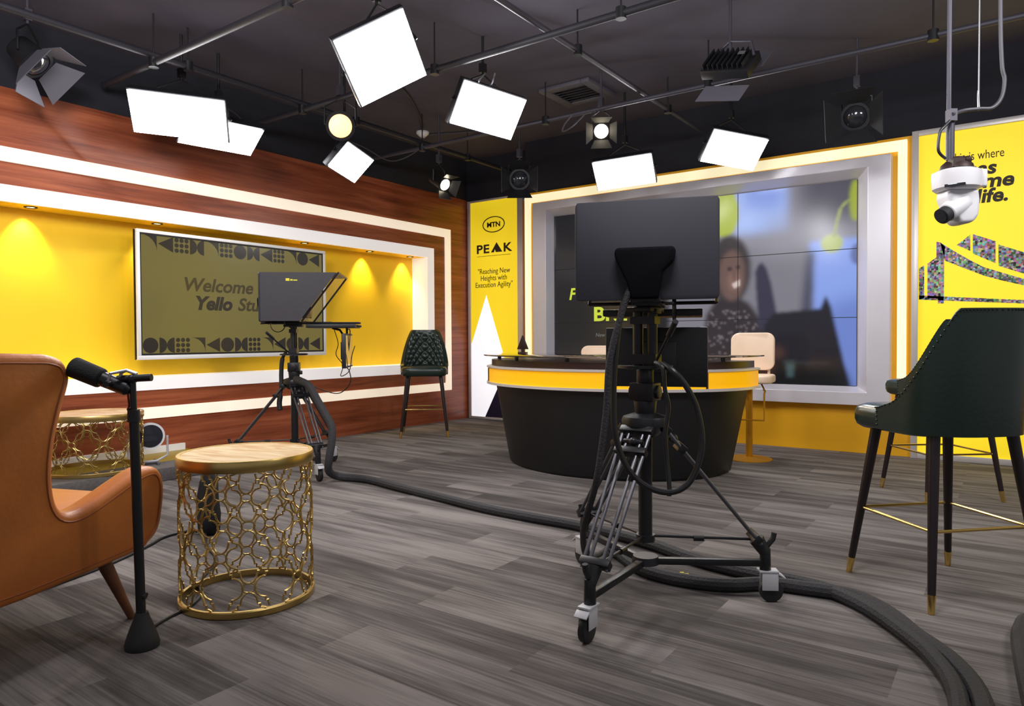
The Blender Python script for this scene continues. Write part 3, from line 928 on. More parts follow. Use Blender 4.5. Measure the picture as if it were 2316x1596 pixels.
mb.build('seat_frame', M['tan_leather'], ac, bevel=.012, seg=2)
mb = MB(); mb.prism([(-.23, .335), (.36, .345), (.395, .37), (.395, .425), (.36, .45), (-.1, .445), (-.23, .43)], .545, Matrix.Translation((-.2725, 0, 0)) @ TX)
mb.build('seat_cushion', M['tan_leather'], ac, bevel=.022, seg=3, angle=40)
for (tx, ty, fx, fy) in ((.28, .18, .355, .255), (-.28, .18, -.355, .255), (.27, -.28, .32, -.36), (-.27, -.28, -.32, -.36)):
    MB().cyl((fx, fy, 0), (tx, ty, .27), .013, .028, 14).build('leg', M['walnut'], ac)

# ------------------------------------------------------------------ gold lattice side tables
def quatre(a, b, n=7):
    """outline of a barbed quatrefoil inside a box of half sizes a, b"""
    q = []
    rx, ry = .50 * a, .50 * b
    for k in range(n + 1):      # right lobe, from lower to upper
        t = -80 + 160 * k / n
        q.append((a - rx + rx * math.cos(R(t)), .40 * b * math.sin(R(t))))
    arm1 = [(.50 * a, .40 * b), (.50 * a, .54 * b), (.38 * a, .54 * b)]
    q += arm1
    for k in range(n + 1):      # top lobe, from right to left
        t = 10 + 160 * k / n
        q.append((.40 * a * math.cos(R(t)), b - ry + ry * math.sin(R(t))))
    half_ = q
    out = list(half_)
    out += [(-.38 * a, .54 * b), (-.50 * a, .54 * b), (-.50 * a, .40 * b)]
    for k in range(n + 1):
        t = 100 + 160 * k / n
        out.append((-(a - rx) + rx * math.cos(R(t)), .40 * b * math.sin(R(t))))
    out += [(-.50 * a, -.40 * b), (-.50 * a, -.54 * b), (-.38 * a, -.54 * b)]
    for k in range(n + 1):
        t = 190 + 160 * k / n
        out.append((.40 * a * math.cos(R(t)), -(b - ry) + ry * math.sin(R(t))))
    out += [(.38 * a, -.54 * b), (.50 * a, -.54 * b), (.50 * a, -.40 * b)]
    return out
def lattice_table(loc, rad, hgt, label, ncol, pitch, a, b, rot):
    root = thing('side_table', loc, rot, label, 'side table', 'gold lattice side tables')
    MB().lathe([(rad - .012, hgt - .004), (rad - .012, hgt + .002)], seg=56).build('marble_top', M['marble'], root)
    MB().lathe([(rad - .013, hgt - .040), (rad, hgt - .040), (rad + .003, hgt - .034), (rad + .003, hgt - .002), (rad, hgt + .004), (rad - .013, hgt + .004)], seg=56, closed=True).build('top_rim', M['gold'], root)
    MB().lathe([(rad - .012, 0), (rad, 0), (rad + .003, .004), (rad + .003, .024), (rad, .028), (rad - .012, .028)], seg=56, closed=True).build('base_ring', M['gold'], root)
    la = MB()
    z0, z1 = .026, hgt - .038
    rr = rad - .006
    nrow = int((z1 - z0) / pitch * 2) + 4
    for row in range(-1, nrow):
        zc = z0 + (row - .25) * pitch / 2
        for k in range(ncol):
            uc = (k + (.5 if row % 2 else 0)) * 2 * PI / ncol
            O = quatre(a, b)
            # split the outline where it leaves the band between the rims
            runs = []; cur = []
            for (u, v) in O + O[:1]:
                z = zc + v
                if z0 - .004 <= z <= z1 + .004:
                    th = uc + u / rr
                    cur.append((rr * math.cos(th), rr * math.sin(th), z))
                else:
                    if len(cur) > 1: runs.append(cur)
                    cur = []
            if len(cur) > 1: runs.append(cur)
            for r_ in runs:
                la.tube(r_, .0040, 6)
            gap = pitch / 2 - b
            zl = zc + pitch / 2
            if z0 + gap < zl < z1 - gap:
                ring = []
                for q in range(12):
                    t = 2 * PI * q / 12
                    th = uc + gap * 1.5 * math.cos(t) / rr
                    ring.append((rr * math.cos(th), rr * math.sin(th), zl + gap * 1.05 * math.sin(t)))
                la.tube(ring, .0032, 6, closed=True)
    la.build('lattice', M['gold'], root)
    return root
t1 = lattice_table((3.362, -5.575, 0), .262, .590, 'gold lattice side table with beige marble top standing nearest at the front left', 8, .235, .080, .101, R(12))
t2 = lattice_table((0.443, -4.878, 0.10), .320, .425, 'low gold lattice side table on the platform behind the armchair', 10, .235, .080, .101, R(40))

# ------------------------------------------------------------------ microphone and its stand
ms = thing('microphone_stand', (3.494, -6.074, 0), 0, 'black upright microphone stand beside the tan armchair', 'microphone stand')
MB().lathe([(.054, 0), (.056, .012), (.050, .035), (.036, .075), (.026, .10), (.02, .12)], seg=28).build('base', M['rubber'], ms)
TOPM = Vector((-.012, -.012, .93))
def onp(z): return Vector((0, 0, 0)).lerp(TOPM, z / .93)
MB().cyl(onp(.10), onp(.80), .0155, .0165, 16).build('lower_tube', M['black_metal'], ms)
MB().cyl(onp(.80), onp(.915), .0105, seg=14).build('upper_tube', M['black_metal'], ms)
MB().cyl(onp(.775), onp(.815), .021, .019, 16).build('clutch', M['matte_black'], ms)
rdir = Vector((math.cos(YAW), math.sin(YAW), 0))
MB().cyl(onp(.92) - rdir * .05, onp(.925) + rdir * .065, .0125, seg=14).sphere(onp(.92), .017).build('boom_clamp', M['black_metal'], ms)
MB().cyl(onp(.18) + rdir * .0, onp(.175) + rdir * .02, .012, seg=10).build('cable_clip', M['rubber'], ms)

mc = thing('microphone', TOPM + Vector((3.494, -6.074, 0)) - rdir * .135 + Vector((0, 0, .005)), YAW, 'black broadcast microphone held at the top of the stand', 'microphone')
ax = Vector((1, 0, -.42)).normalized()
def ml(s): return ax * s
MB().cyl(ml(-.075), ml(.035), .036, .034, 28).build('windscreen', mat('mic_foam', (.010, .010, .010), .85, bump=(200, .4)), mc, bevel=.008, seg=3)
MB().cyl(ml(.035), ml(.125), .0255, .0235, 24).cyl(ml(.125), ml(.140), .0235, .012, 24).build('body', M['black_metal'], mc)
yk = MB()
yk.tube([ml(.075) + Vector((0, .034, 0)), ml(.075) + Vector((0.01, .034, .035)), Vector((.115, .0, .015)), Vector((.15, 0, .002))], .006)
yk.tube([ml(.075) + Vector((0, -.034, 0)), ml(.075) + Vector((0.01, -.034, .035)), Vector((.115, .0, .015))], .006)
yk.build('yoke', M['silver'], mc)
kn = MB().cyl(ml(.075) + Vector((0, -.046, 0)), ml(.075) + Vector((0, .046, 0)), .011, seg=12)
kn.build('yoke_knob', M['black_metal'], mc)
MB().tube([(.118, 0, -.055), (.122, 0, -.10), (.121, 0, -.118)], .0035).sphere((.121, 0, -.118), .007).build('cable_tail', mat('cable_red', lin(90, 20, 14), .4), mc)

# ------------------------------------------------------------------ small floor spotlight on the platform
fl_ = thing('floor_spotlight', (0.50, -4.52, 0.10), R(-20), 'small white floor spotlight on the platform beside the low gold table', 'spotlight')
MB().tube([(-.13, -.06, .008), (.10, -.06, .008)], .010).tube([(-.13, .06, .008), (.10, .06, .008)], .010).tube([(.0, -.06, .01), (0, .06, .01)], .010).build('foot', M['barn'], fl_)
MB().tube([(0, -.135, .21), (0, -.135, .06), (0, -.06, .02), (0, .06, .02), (0, .135, .06), (0, .135, .21)], .009).build('bracket', M['caster_grey'], fl_)
hd = Vector((.985, .11, .05)).normalized()
pc = Vector((0, 0, .22))
MB().cyl(pc - hd * .22, pc + hd * .06, .035, .098, 28, cap=True).build('housing', M['ptz_white'], fl_)
MB().cyl(pc + hd * .06, pc + hd * .078, .102, .102, 32).build('rim', M['ptz_white'], fl_)
MB().cyl(pc + hd * .079, pc + hd * .082, .086, .086, 28).build('lens', M['lens_dark'], fl_)

# ================================================================== CAMERA RIGS
def make_tripod():
    root = thing('camera_tripod', (0, 0, 0), 0, '', 'tripod', 'camera tripods on rolling dollies')
    angs = [R(30), R(150), R(270)]
    MB().cyl((0, 0, .145), (0, 0, .175), .055, .05, 20).build('dolly_hub', M['black_metal'], root)
    for a in angs:
        u = Vector((math.cos(a), math.sin(a), 0)); v = Vector((-u.y, u.x, 0))
        # dolly arm with the caster at its end
        mb = MB()
        mb.box((0, 0, 0), (.44, .030, .026), M=Matrix.Translation(u * .245 + Vector((0, 0, .155))) @ Matrix.Rotation(a, 4, 'Z'))
        mb.cyl(u * .47 + Vector((0, 0, .125)), u * .47 + Vector((0, 0, .215)), .022, .020, 14)
        arm = mb.build('dolly_arm', M['black_metal'], root, bevel=.003)
        fk = MB()
        side = v * .020
        for s in (-1, 1):
            fk.box((0, 0, 0), (.062, .004, .075), M=Matrix.Translation(u * .485 + side * s + Vector((0, 0, .087))) @ Matrix.Rotation(a, 4, 'Z'))
        fk.box((0, 0, 0), (.075, .048, .008), M=Matrix.Translation(u * .480 + Vector((0, 0, .124))) @ Matrix.Rotation(a, 4, 'Z'))
        fk.box((0, 0, 0), (.030, .050, .006), M=Matrix.Translation(u * .530 + Vector((0, 0, .108))) @ Matrix.Rotation(a, 4, 'Z') @ Matrix.Rotation(R(35), 4, 'Y'))
        caster = fk.build('caster_fork', M['caster_grey'], arm, bevel=.0015)
        c = u * .492 + Vector((0, 0, .046))
        wh = MB().cyl(c - v * .014, c + v * .014, .046, seg=28)
        wh.build('caster_wheel', M['rubber'], arm, bevel=.005)
        # two stage leg: two pairs of tubes between brackets
        top = u * .078 + Vector((0, 0, .685)); ft = u * .455 + Vector((0, 0, .225))
        lg = MB()
        d = (ft - top).normalized()
        for s in (-1, 1):
            for off in (.060, .031):
                q = v * off * s
                lg.cyl(top + q * .95, ft + q * .80 - d * .02, .0072, .0068, 10)
        leg = lg.build('leg', M['grey_tube'], root)
        br = MB()
        for t, w_ in ((0.0, .135), (.16, .13), (.93, .115)):
            c = top.lerp(ft, t)
            br.box((0, 0, 0), (.028, w_, .034), M=Matrix.Translation(c) @ Matrix.Rotation(a, 4, 'Z') @ Matrix.Rotation(-math.atan2(.46, .377) + PI / 2, 4, 'Y'))
        br.cyl(top.lerp(ft, .085) - v * .04, top.lerp(ft, .085) + v * .04, .013, seg=12)
        br.sphere(top.lerp(ft, .085), .020, 10)
        br.build('leg_bracket', M['black_metal'], leg, bevel=.002)
        fo = MB()
        fo.cyl(ft - d * .03, u * .470 + Vector((0, 0, .195)), .030, .022, 14)
        fo.tube([u * .46 + Vector((0, 0, .20)), u * .50 + Vector((0, 0, .25)), u * .505 + Vector((0, 0, .275))], .011)
        fo.build('leg_foot', M['rubber'], leg)
        MB().cyl(Vector((0, 0, .255)) + u * .02, top.lerp(ft, .93) - Vector((0, 0, .01)), .0055, seg=8).cyl(u * .19 + Vector((0, 0, .248)), u * .23 + Vector((0, 0, .248)), .012, seg=10).build('spreader', M['black_metal'], root)
    MB().cyl((0, 0, .24), (0, 0, .66), .0275, seg=18).cyl((0, 0, .235), (0, 0, .262), .038, seg=18).build('centre_post', M['black_metal'], root)
    b = MB()
    b.lathe([(.050, .66), (.072, .685), (.092, .70), (.094, .722), (.088, .736), (.06, .745), (.045, .75)], seg=28)
    b.build('bowl', M['black_metal'], root)
    hd = MB()
    hd.cyl((0, 0, .735), (0, 0, .80), .040, .046, 20).box((0, 0, .835), (.10, .085, .07)).cyl((-.062, 0, .835), (.062, 0, .835), .027, seg=16)
    hd.cyl((0, 0, .865), (0, 0, .925), .034, seg=16)
    hd.box((.0, .048, .79), (.03, .03, .03))
    head = hd.build('fluid_head', M['black_metal'], root, bevel=.003)
    MB().lathe([(.098, .928), (.108, .930), (.108, .940), (.098, .942)], seg=36, closed=True).box((0, 0, .935), (.20, .018, .008)).box((0, 0, .935), (.018, .20, .008)).build('steering_ring', M['black_metal'], head)
    MB().cyl((-.030, 0, .93), (-.030, 0, 1.155), .021, seg=16).cyl((.030, 0, .93), (.030, 0, 1.155), .021, seg=16).box((0, 0, .965), (.115, .06, .04)).box((0, 0, 1.12), (.105, .055, .03)).build('riser_posts', M['black_metal'], root)
    MB().box((0, 0, 1.162), (.105, .14, .018)).box((.05, .0, 1.155), (.02, .05, .02)).build('camera_plate', M['black_plastic'], root, bevel=.003)
    MB().cyl((.055, -.03, .95), (.165, -.14, 1.075), .006, seg=10).cyl((.150, -.125, 1.058), (.195, -.17, 1.109), .011, seg=12).build('pan_bar', M['black_metal'], root)
    return root

def make_prompter():
    """local origin on the camera plate, forward +Y"""
    root = thing('teleprompter_camera', (0, 0, 0), 0, '', 'camera', 'studio cameras with teleprompters')
    TXm = Matrix(((0, 0, 1, 0), (1, 0, 0, 0), (0, 1, 0, 0), (0, 0, 0, 1)))
    ra = MB()
    ra.bx(-.045, .045, -.19, .30, .001, .020)
    ra.cyl((-.05, -.20, .010), (-.05, .52, .010), .0075, seg=10).cyl((.05, -.20, .010), (.05, .52, .010), .0075, seg=10)
    ra.build('rail_plate', M['black_metal'], root)
    hood = MB()
    W2 = .258
    hood.prism([(-.20, .022), (.095, .022), (.365, .385), (-.20, .385)], .006, Matrix.Translation((W2 - .006, 0, 0)) @ TXm)
    hood.bx(-W2, W2, -.20, .365, .385, .391)
    hood.build('hood_board', M['hood'], root, smooth=False)
    MB().prism([(-.20, .022), (-.02, .022), (.245, .385), (-.20, .385)], .006, Matrix.Translation((-W2, 0, 0)) @ TXm).build('hood_flap', M['hood'], root, smooth=False)
    bkp = MB()
    bkp.prism(rrect(2 * W2 + .012, .372, .018, 5, 0, .205), .012, Matrix.Translation((0, -.195, 0)) @ Matrix(((1, 0, 0, 0), (0, 0, -1, 0), (0, 1, 0, 0), (0, 0, 0, 1))))
    bkp.build('hood_back_cloth', M['hood_back'], root, bevel=.003)
    # tilted mirror in its frame
    fr_ = MB()
    a = Vector((0, .11, .020)); b = Vector((0, .385, .388))
    for s in (-1, 1):
        fr_.tube([Vector((s * W2, .11, .020)), Vector((s * W2, .385, .388))], .008, 6)
    fr_.tube([Vector((-W2, .11, .02)), Vector((W2, .11, .02))], .008, 6).tube([Vector((-W2, .385, .388)), Vector((W2, .385, .388))], .008, 6)
    fo = fr_.build('mirror_frame', M['leg_wood'], root)
    MB().quad((-W2, .11, .02), (W2, .11, .02), (W2, .385, .388), (-W2, .385, .388)).build('mirror_pane', M['pane'], fo, smooth=False)
    sg = MB()
    sg.prism([(0, 0), (.028, 0), (.028, .02), (0, .02)], .001, Matrix.Translation((W2 + .0002, -.005, .325)) @ TXm)
    sg.prism([(.034, .002), (.052, .002), (.052, .013), (.034, .013)], .001, Matrix.Translation((W2 + .0002, -.005, .325)) @ TXm)
    sg.prism([(.056, .002), (.086, .002), (.086, .010), (.056, .010)], .001, Matrix.Translation((W2 + .0002, -.005, .325)) @ TXm)
    sg.build('maker_mark', mat('mark_yellow', lin(210, 200, 40), .5, emit=lin(210, 200, 40), es=.25), root, smooth=False)
    # camera body and lens inside the hood, viewfinder behind it
    bd = MB()
    bd.box((0, -.21, .085), (.11, .06, .15)).box((0, -.08, .085), (.09, .25, .13))
    bd.cyl((0, .04, .095), (0, .14, .095), .042, .048, 22)
    bd.box((.0, -.03, .175), (.03, .16, .03))
    bd.build('camera_body', M['black_plastic'], root, bevel=.006)
    vf = MB()
    vf.prism([(-.105, .21), (.105, .21), (.110, .195), (.104, .155), (.065, .12), (.05, .02), (-.05, .02), (-.065, .08), (-.105, .165), (-.112, .19)], .05, Matrix.Translation((0, -.205, 0)) @ Matrix(((1, 0, 0, 0), (0, 0, -1, 0), (0, 1, 0, 0), (0, 0, 0, 1))))
    vf.build('viewfinder', M['vf_black'], root, bevel=.012, seg=3)
    # flat prompter monitor in front, hanging talent monitor below it
    pm = MB().bx(-.205, .205, .13, .50, -.030, -.002).bx(-.02, .02, .50, .53, -.024, -.008)
    pm.build('prompter_monitor', M['black_plastic'], root, bevel=.004)
    MB().quad((-.19, .15, -.0015), (.19, .15, -.0015), (.19, .48, -.0015), (-.19, .48, -.0015)).build('prompter_screen', M['lens_dark'], root, smooth=False)
    hm = MB().bx(-.228, .228, .400, .432, -.345, -.075).bx(-.09, .09, .375, .400, -.28, -.14)
    hmo = hm.build('talent_monitor', M['black_plastic'], root, bevel=.005)
    MB().quad((-.215, .4325, -.33), (.215, .4325, -.33), (.215, .4325, -.09), (-.215, .4325, -.09)).build('talent_screen', M['lens_dark'], hmo, smooth=False)
    MB().tube([(0, .415, -.03), (0, .415, -.08)], .009).tube([(0, .30, -.03), (0, .36, -.045), (0, .388, -.09), (0, .388, -.15)], .009).build('monitor_arm', M['black_metal'], root)
    wl_ = MB()
    wl_.cyl((.05, -.17, .01), (.10, -.23, .005), .005, seg=8)
    wl_.lathe([(.052, -.006), (.058, 0), (.052, .006)], Matrix.Translation((.10, -.10, -.005)) @ Matrix.Rotation(R(90), 4, 'Y'), 26, closed=True)
    wl_.build('focus_handwheel', M['black_metal'], root)
    return root
M['pane'] = mat('beam_splitter', (0.9, 0.85, 0.75), 0.02)
_b = M['pane'].node_tree.nodes['Principled BSDF']; _b.inputs['Alpha'].default_value = 0.22; _b.inputs['Specular IOR Level'].default_value = 0.9

tp = make_tripod(); tp.location = (4.72, -4.68, 0); tp.rotation_euler = (0, 0, R(1))
tp['label'] = 'nearest camera tripod on a three wheeled dolly in the middle of the carpet'
tp2 = copy_tree(tp); tp2.location = (1.26, -3.74, 0); tp2.rotation_euler = (0, 0, R(-47))
tp2['label'] = 'farther camera tripod standing before the niche television, left of the desk'
pc_ = make_prompter(); pc_.location = (4.735, -4.67, 1.172); pc_.rotation_euler = (0, 0, R(20.5))
pc_['label'] = 'nearest teleprompter camera, seen from behind as a large black rectangle'
pc2 = copy_tree(pc_); pc2.location = (1.26, -3.74, 1.172); pc2.rotation_euler = (0, 0, R(-48))
pc2['label'] = 'teleprompter camera in profile before the niche television, slanted mirror to the right'

# ------------------------------------------------------------------ cables
def cable(name, pts, r, m, label, cat='cable', group=None, n=6, seg=10):
    o = MB().tube(smooth_path(pts, n), r, seg).build(name, m)
    return tag(o, label, cat, group)
floorz = .0285
main = [(1.821, -3.90, .098), (1.70, -3.68, .04), (1.72, -3.665), (2.075, -3.731), (2.456, -3.798), (2.929, -3.875), (3.34, -3.943), (3.675, -3.962), (3.969, -3.964), (4.261, -4.01), (4.484, -4.068), (4.704, -4.165), (4.883, -4.206), (5.042, -4.221), (5.186, -4.218), (5.33, -4.253), (5.476, -4.361), (5.613, -4.528), (5.72, -4.70), (5.80, -4.95), (5.83, -5.4)]
hang = [(1.40, -3.83, .745), (1.50, -3.86, .735), (1.602, -3.862, .70), (1.692, -3.862, .598), (1.778, -3.864, .504), (1.858, -3.871, .412), (1.887, -3.897, .303), (1.888, -3.924, .178), (1.86, -3.90, .09), (1.86, -3.80, .035)]
cable('cable_sleeve', hang + [(p[0], p[1], floorz) for p in main[3:]], .028, M['sleeve'], 'thick black cable sleeve running over the carpet from the farther tripod', n=5)
second = [(4.30, -4.16), (4.35, -4.24), (4.422, -4.304), (4.584, -4.433), (4.761, -4.470), (4.953, -4.425), (5.096, -4.310), (5.238, -4.275), (5.401, -4.26), (5.50, -4.32), (5.58, -4.41), (5.66, -4.54), (5.775, -4.70), (5.86, -4.95), (5.89, -5.4)]
cable('cable_sleeve', [(x, y, floorz + (0.0)) for x, y in second], .028, M['sleeve'], 'second thick cable sleeve looping under the nearest tripod dolly', n=5)
cable('cable_sleeve', [(6.35, -4.02, .0345), (6.15, -4.07, .0345), (6.0, -4.16, .0345), (5.955, -4.30, .0345), (5.96, -4.6, .0345), (6.0, -5.2, .0345)], .034, M['sleeve'], 'dark cable sleeve entering at the bottom right corner by the nearest stool', n=5)
loopA = [(4.775, -4.905, 1.254), (4.739, -4.922, 1.155), (4.718, -4.932, 0.991), (4.709, -4.932, 0.826), (4.716, -4.931, 0.694), (4.747, -4.911, 0.579), (4.802, -4.874, 0.504), (4.875, -4.822, 0.474), (4.936, -4.778, 0.504), (4.971, -4.75, 0.594), (4.978, -4.743, 0.684), (4.96, -4.753, 0.792), (4.926, -4.776, 0.874), (4.885, -4.79, 0.925), (4.83, -4.76, .95)]
cable('camera_cable', loopA, .0115, M['cable'], 'black camera cable hanging in a big loop from the nearest camera')
cable('camera_cable', [(4.80, -4.76, .955), (4.842, -4.785, 0.935), (4.848, -4.782, 0.855), (4.86, -4.776, 0.788), (4.851, -4.785, 0.696), (4.856, -4.784, 0.588), (4.868, -4.79, 0.50), (4.872, -4.80, .455)], .0085, M['cable'], 'thinner cable hanging straight inside the loop of the nearest tripod')
cable('camera_cable', [(4.765, -4.915, 1.22), (4.738, -4.934, 1.122), (4.706, -4.958, 0.959), (4.698, -4.966, 0.795), (4.685, -4.98, 0.648), (4.66, -4.985, 0.501), (4.56, -4.90, 0.30), (4.42, -4.62, 0.10), (4.33, -4.30, .03), (4.27, -4.10, .03)], .0125, M['sleeve'], 'long cable dropping down the left of the nearest tripod to the floor')
cable('monitor_cable', [(1.53, -3.42, 1.13), (1.58, -3.44, 1.12), (1.60, -3.47, 0.98), (1.585, -3.49, 0.85), (1.60, -3.47, 0.80), (1.612, -3.466, 0.72), (1.58, -3.49, 0.655), (1.52, -3.53, 0.62), (1.42, -3.60, 0.65), (1.34, -3.66, .70)], .0042, M['cable'], 'thin tangled cable hanging under the farther camera monitor', seg=6)
cable('monitor_cable', [(1.46, -3.50, 1.13), (1.53, -3.52, 1.02), (1.515, -3.53, 0.93), (1.56, -3.50, 0.845), (1.545, -3.51, 0.76), (1.60, -3.47, .80), (1.61, -3.45, .92), (1.625, -3.43, 1.0)], .0035, M['cable'], 'thin looped cable beside the television edge under the farther camera', seg=6)
cable('power_cord', [(2.34, -5.20, .02), (2.25, -5.214, .008), (2.259, -5.341, .008), (2.357, -5.484, .008), (2.5, -5.75, .008), (2.62, -6.1, .008)], .0075, M['cable'], 'thin black cord on the carpet between the bag and the armchair')
cable('power_cord', [(3.45, -6.02, .03), (3.395, -6.005, .010), (3.366, -5.965, .007), (3.334, -5.898, .007), (3.30, -5.80, .007), (3.22, -5.70, .007), (3.05, -5.60, .007), (2.85, -5.40, .007), (2.60, -5.30, .007), (2.42, -5.20, .02)], .0065, M['cable'], 'black microphone cord running from the stand base under the nearest table')

bag = thing('equipment_bag', (2.36, -5.145, 0), R(-20), 'small slumped black bag seen through the lattice of the nearest table', 'bag')
mb = MB()
mb.lathe([(.055, 0), (.078, .02), (.085, .10), (.080, .20), (.060, .29), (.038, .335), (.015, .35)], Matrix.Shear('XY', 4, (0.05, 0.0)) @ Matrix.Identity(4), 20, 1.0, .7)
for v in mb.bm.verts:
    v.co += Vector((random.uniform(-1, 1), random.uniform(-1, 1), 0)) * .006
mb.build('pouch', mat('bag_cloth', (.008, .008, .009), .9), bag, angle=80)
MB().tube(smooth_path([(-.03, 0, .33), (-.06, .02, .37), (0, .03, .385), (.05, .01, .35)], 4), .008).build('strap', M['leg_wood'], bag)

tag(MB().box((4.732, -4.317, .0015), (.05, .018, .002), rot=(0, 0, .5)).box((4.732, -4.317, .0015), (.05, .018, .002), rot=(0, 0, -.9)).build('floor_tape_mark', M['tape'], smooth=False), 'small yellow tape cross on the carpet under the nearest dolly', 'tape mark')

# ================================================================== CEILING RIG
CZ = 3.40
def pipe(name, p0, p1, r, label, n=4, m='pipe_dark'):
    root = thing(name, p0, 0, label, 'pipe', 'lighting pipes')
    p0 = Vector(p0); p1 = Vector(p1)
    MB().cyl((0, 0, 0), p1 - p0, r, seg=14).build('tube', M[m], root)
    for k in range(n):
        q = (p1 - p0) * ((k + .5) / n)
        MB().cyl(q, (q.x, q.y, CZ - p0.z), .006, seg=8).cyl(q - Vector((0, 0, .035)), q + Vector((0, 0, .035)), .034, seg=12).build('hanger', M['black_metal'], root)
PZ = 3.05
pipe('lighting_pipe', (0.1, -1.80, PZ), (9.3, -1.80, PZ), .020, 'long lighting pipe nearest the video wall, running parallel to it', 6, 'conduit')
pipe('lighting_pipe', (0.1, -3.32, PZ), (9.3, -3.32, PZ), .024, 'middle lighting pipe running parallel to the video wall', 6)
pipe('lighting_pipe', (0.1, -4.62, PZ), (9.3, -4.62, PZ), .024, 'lighting pipe over the nearest part of the floor', 6)
pipe('lighting_pipe', (3.36, -0.45, PZ + .06), (3.36, -8.5, PZ + .06), .020, 'lighting pipe crossing the others above the desk', 5, 'conduit')
pipe('lighting_pipe', (0.85, -0.20, PZ + .06), (0.85, -8.5, PZ + .06), .024, 'lighting pipe running along the wood wall', 5)

def basis(az, el, roll):
    n = Vector((math.cos(el) * math.cos(az), math.cos(el) * math.sin(az), math.sin(el)))
    x = Vector((0, 0, 1)).cross(n).normalized(); y = n.cross(x)
    return n, x * math.cos(roll) + y * math.sin(roll), y * math.cos(roll) - x * math.sin(roll)

def light_panel(c, az, el, roll, w_, h_, label, top=PZ):
    root = thing('studio_light', c, 0, label, 'studio light', 'lit studio light panels')
    n, x, y = basis(R(az), R(el), R(roll))
    Mx = Matrix((x, y, n)).transposed().to_4x4()
    hb = MB()
    hb.box((0, 0, -.040), (w_ + .02, h_ + .02, .060), M=Mx)
    for k in range(5):
        hb.box(((k - 2) * w_ / 6, 0, -.08), (.012, h_ * .8, .03), M=Mx)
    hb.build('housing', M['black_metal'], root, bevel=.004)
    MB().quad(Mx @ Vector((-w_ / 2, -h_ / 2, .001)), Mx @ Vector((w_ / 2, -h_ / 2, .001)), Mx @ Vector((w_ / 2, h_ / 2, .001)), Mx @ Vector((-w_ / 2, h_ / 2, .001))).build('diffuser', M['panel_glow'], root, smooth=False)
    s = w_ / 2 + .03
    a = Mx @ Vector((-s, 0, -.04)); b = Mx @ Vector((s, 0, -.04))
    apex = Vector((0, 0, h_ * .62 + .10)) - Vector((n.x, n.y, 0)) * .10
    MB().tube([a, a + (apex - a) * .55 + Vector((0, 0, .04)), apex, b + (apex - b) * .55 + Vector((0, 0, .04)), b], .009, 6).build('yoke', M['black_metal'], root)
    t = CZ - c[2]
    MB().cyl(apex, (apex.x, apex.y, t), .011, seg=10).box(apex + Vector((0, 0, .05)), (.04, .05, .07)).build('hanging_rod', M['black_metal'], root)
    return root
light_panel((0.743, -4.37, 2.75), -47.4, -39.4, -5.6, .681, .329, 'large glowing light panel at the upper left over the wood wall')
light_panel((0.642, -3.953, 2.714), -10.9, -60, -0.4, .595, .311, 'glowing light panel overlapping below the large one at the upper left')
light_panel((2.604, -4.055, 2.85), -21.0, -36.0, 36.4, .482, .449, 'big tilted glowing light panel nearest us at the top of the picture')
light_panel((2.616, -2.942, 2.80), -19.4, -34.9, -3.9, .576, .329, 'glowing light panel right of the smoke detector, above the corner banner')
light_panel((1.163, -3.032, 2.60), 10.3, -43.5, -9.8, .423, .269, 'small diamond shaped glowing light panel just below the orange spotlight')
light_panel((2.888, -1.186, 2.62), -70.2, -42.4, 5.2, .557, .302, 'lowest glowing light panel, in front of the top of the silver frame')
light_panel((3.891, -1.042, 2.70), -52.3, -44.5, -10.8, .509, .312, 'glowing light panel farthest right, above the middle of the video wall')

light_panel((7.2, -4.2, 2.90), 125, -24, 0, .75, .55, 'added fill light panel, unseen, to the right of the viewpoint, aimed at the desk')  # this and the next two panels are unseen, added for frontal fill
light_panel((5.2, -5.6, 2.95), 100, -18, 0, .75, .55, 'added fill light panel, unseen, above the viewpoint, aimed at the video wall')
light_panel((3.2, -6.6, 2.88), 158, -18, 0, 1.0, .70, 'added fill light panel, unseen, above the armchair, aimed at the wood wall')

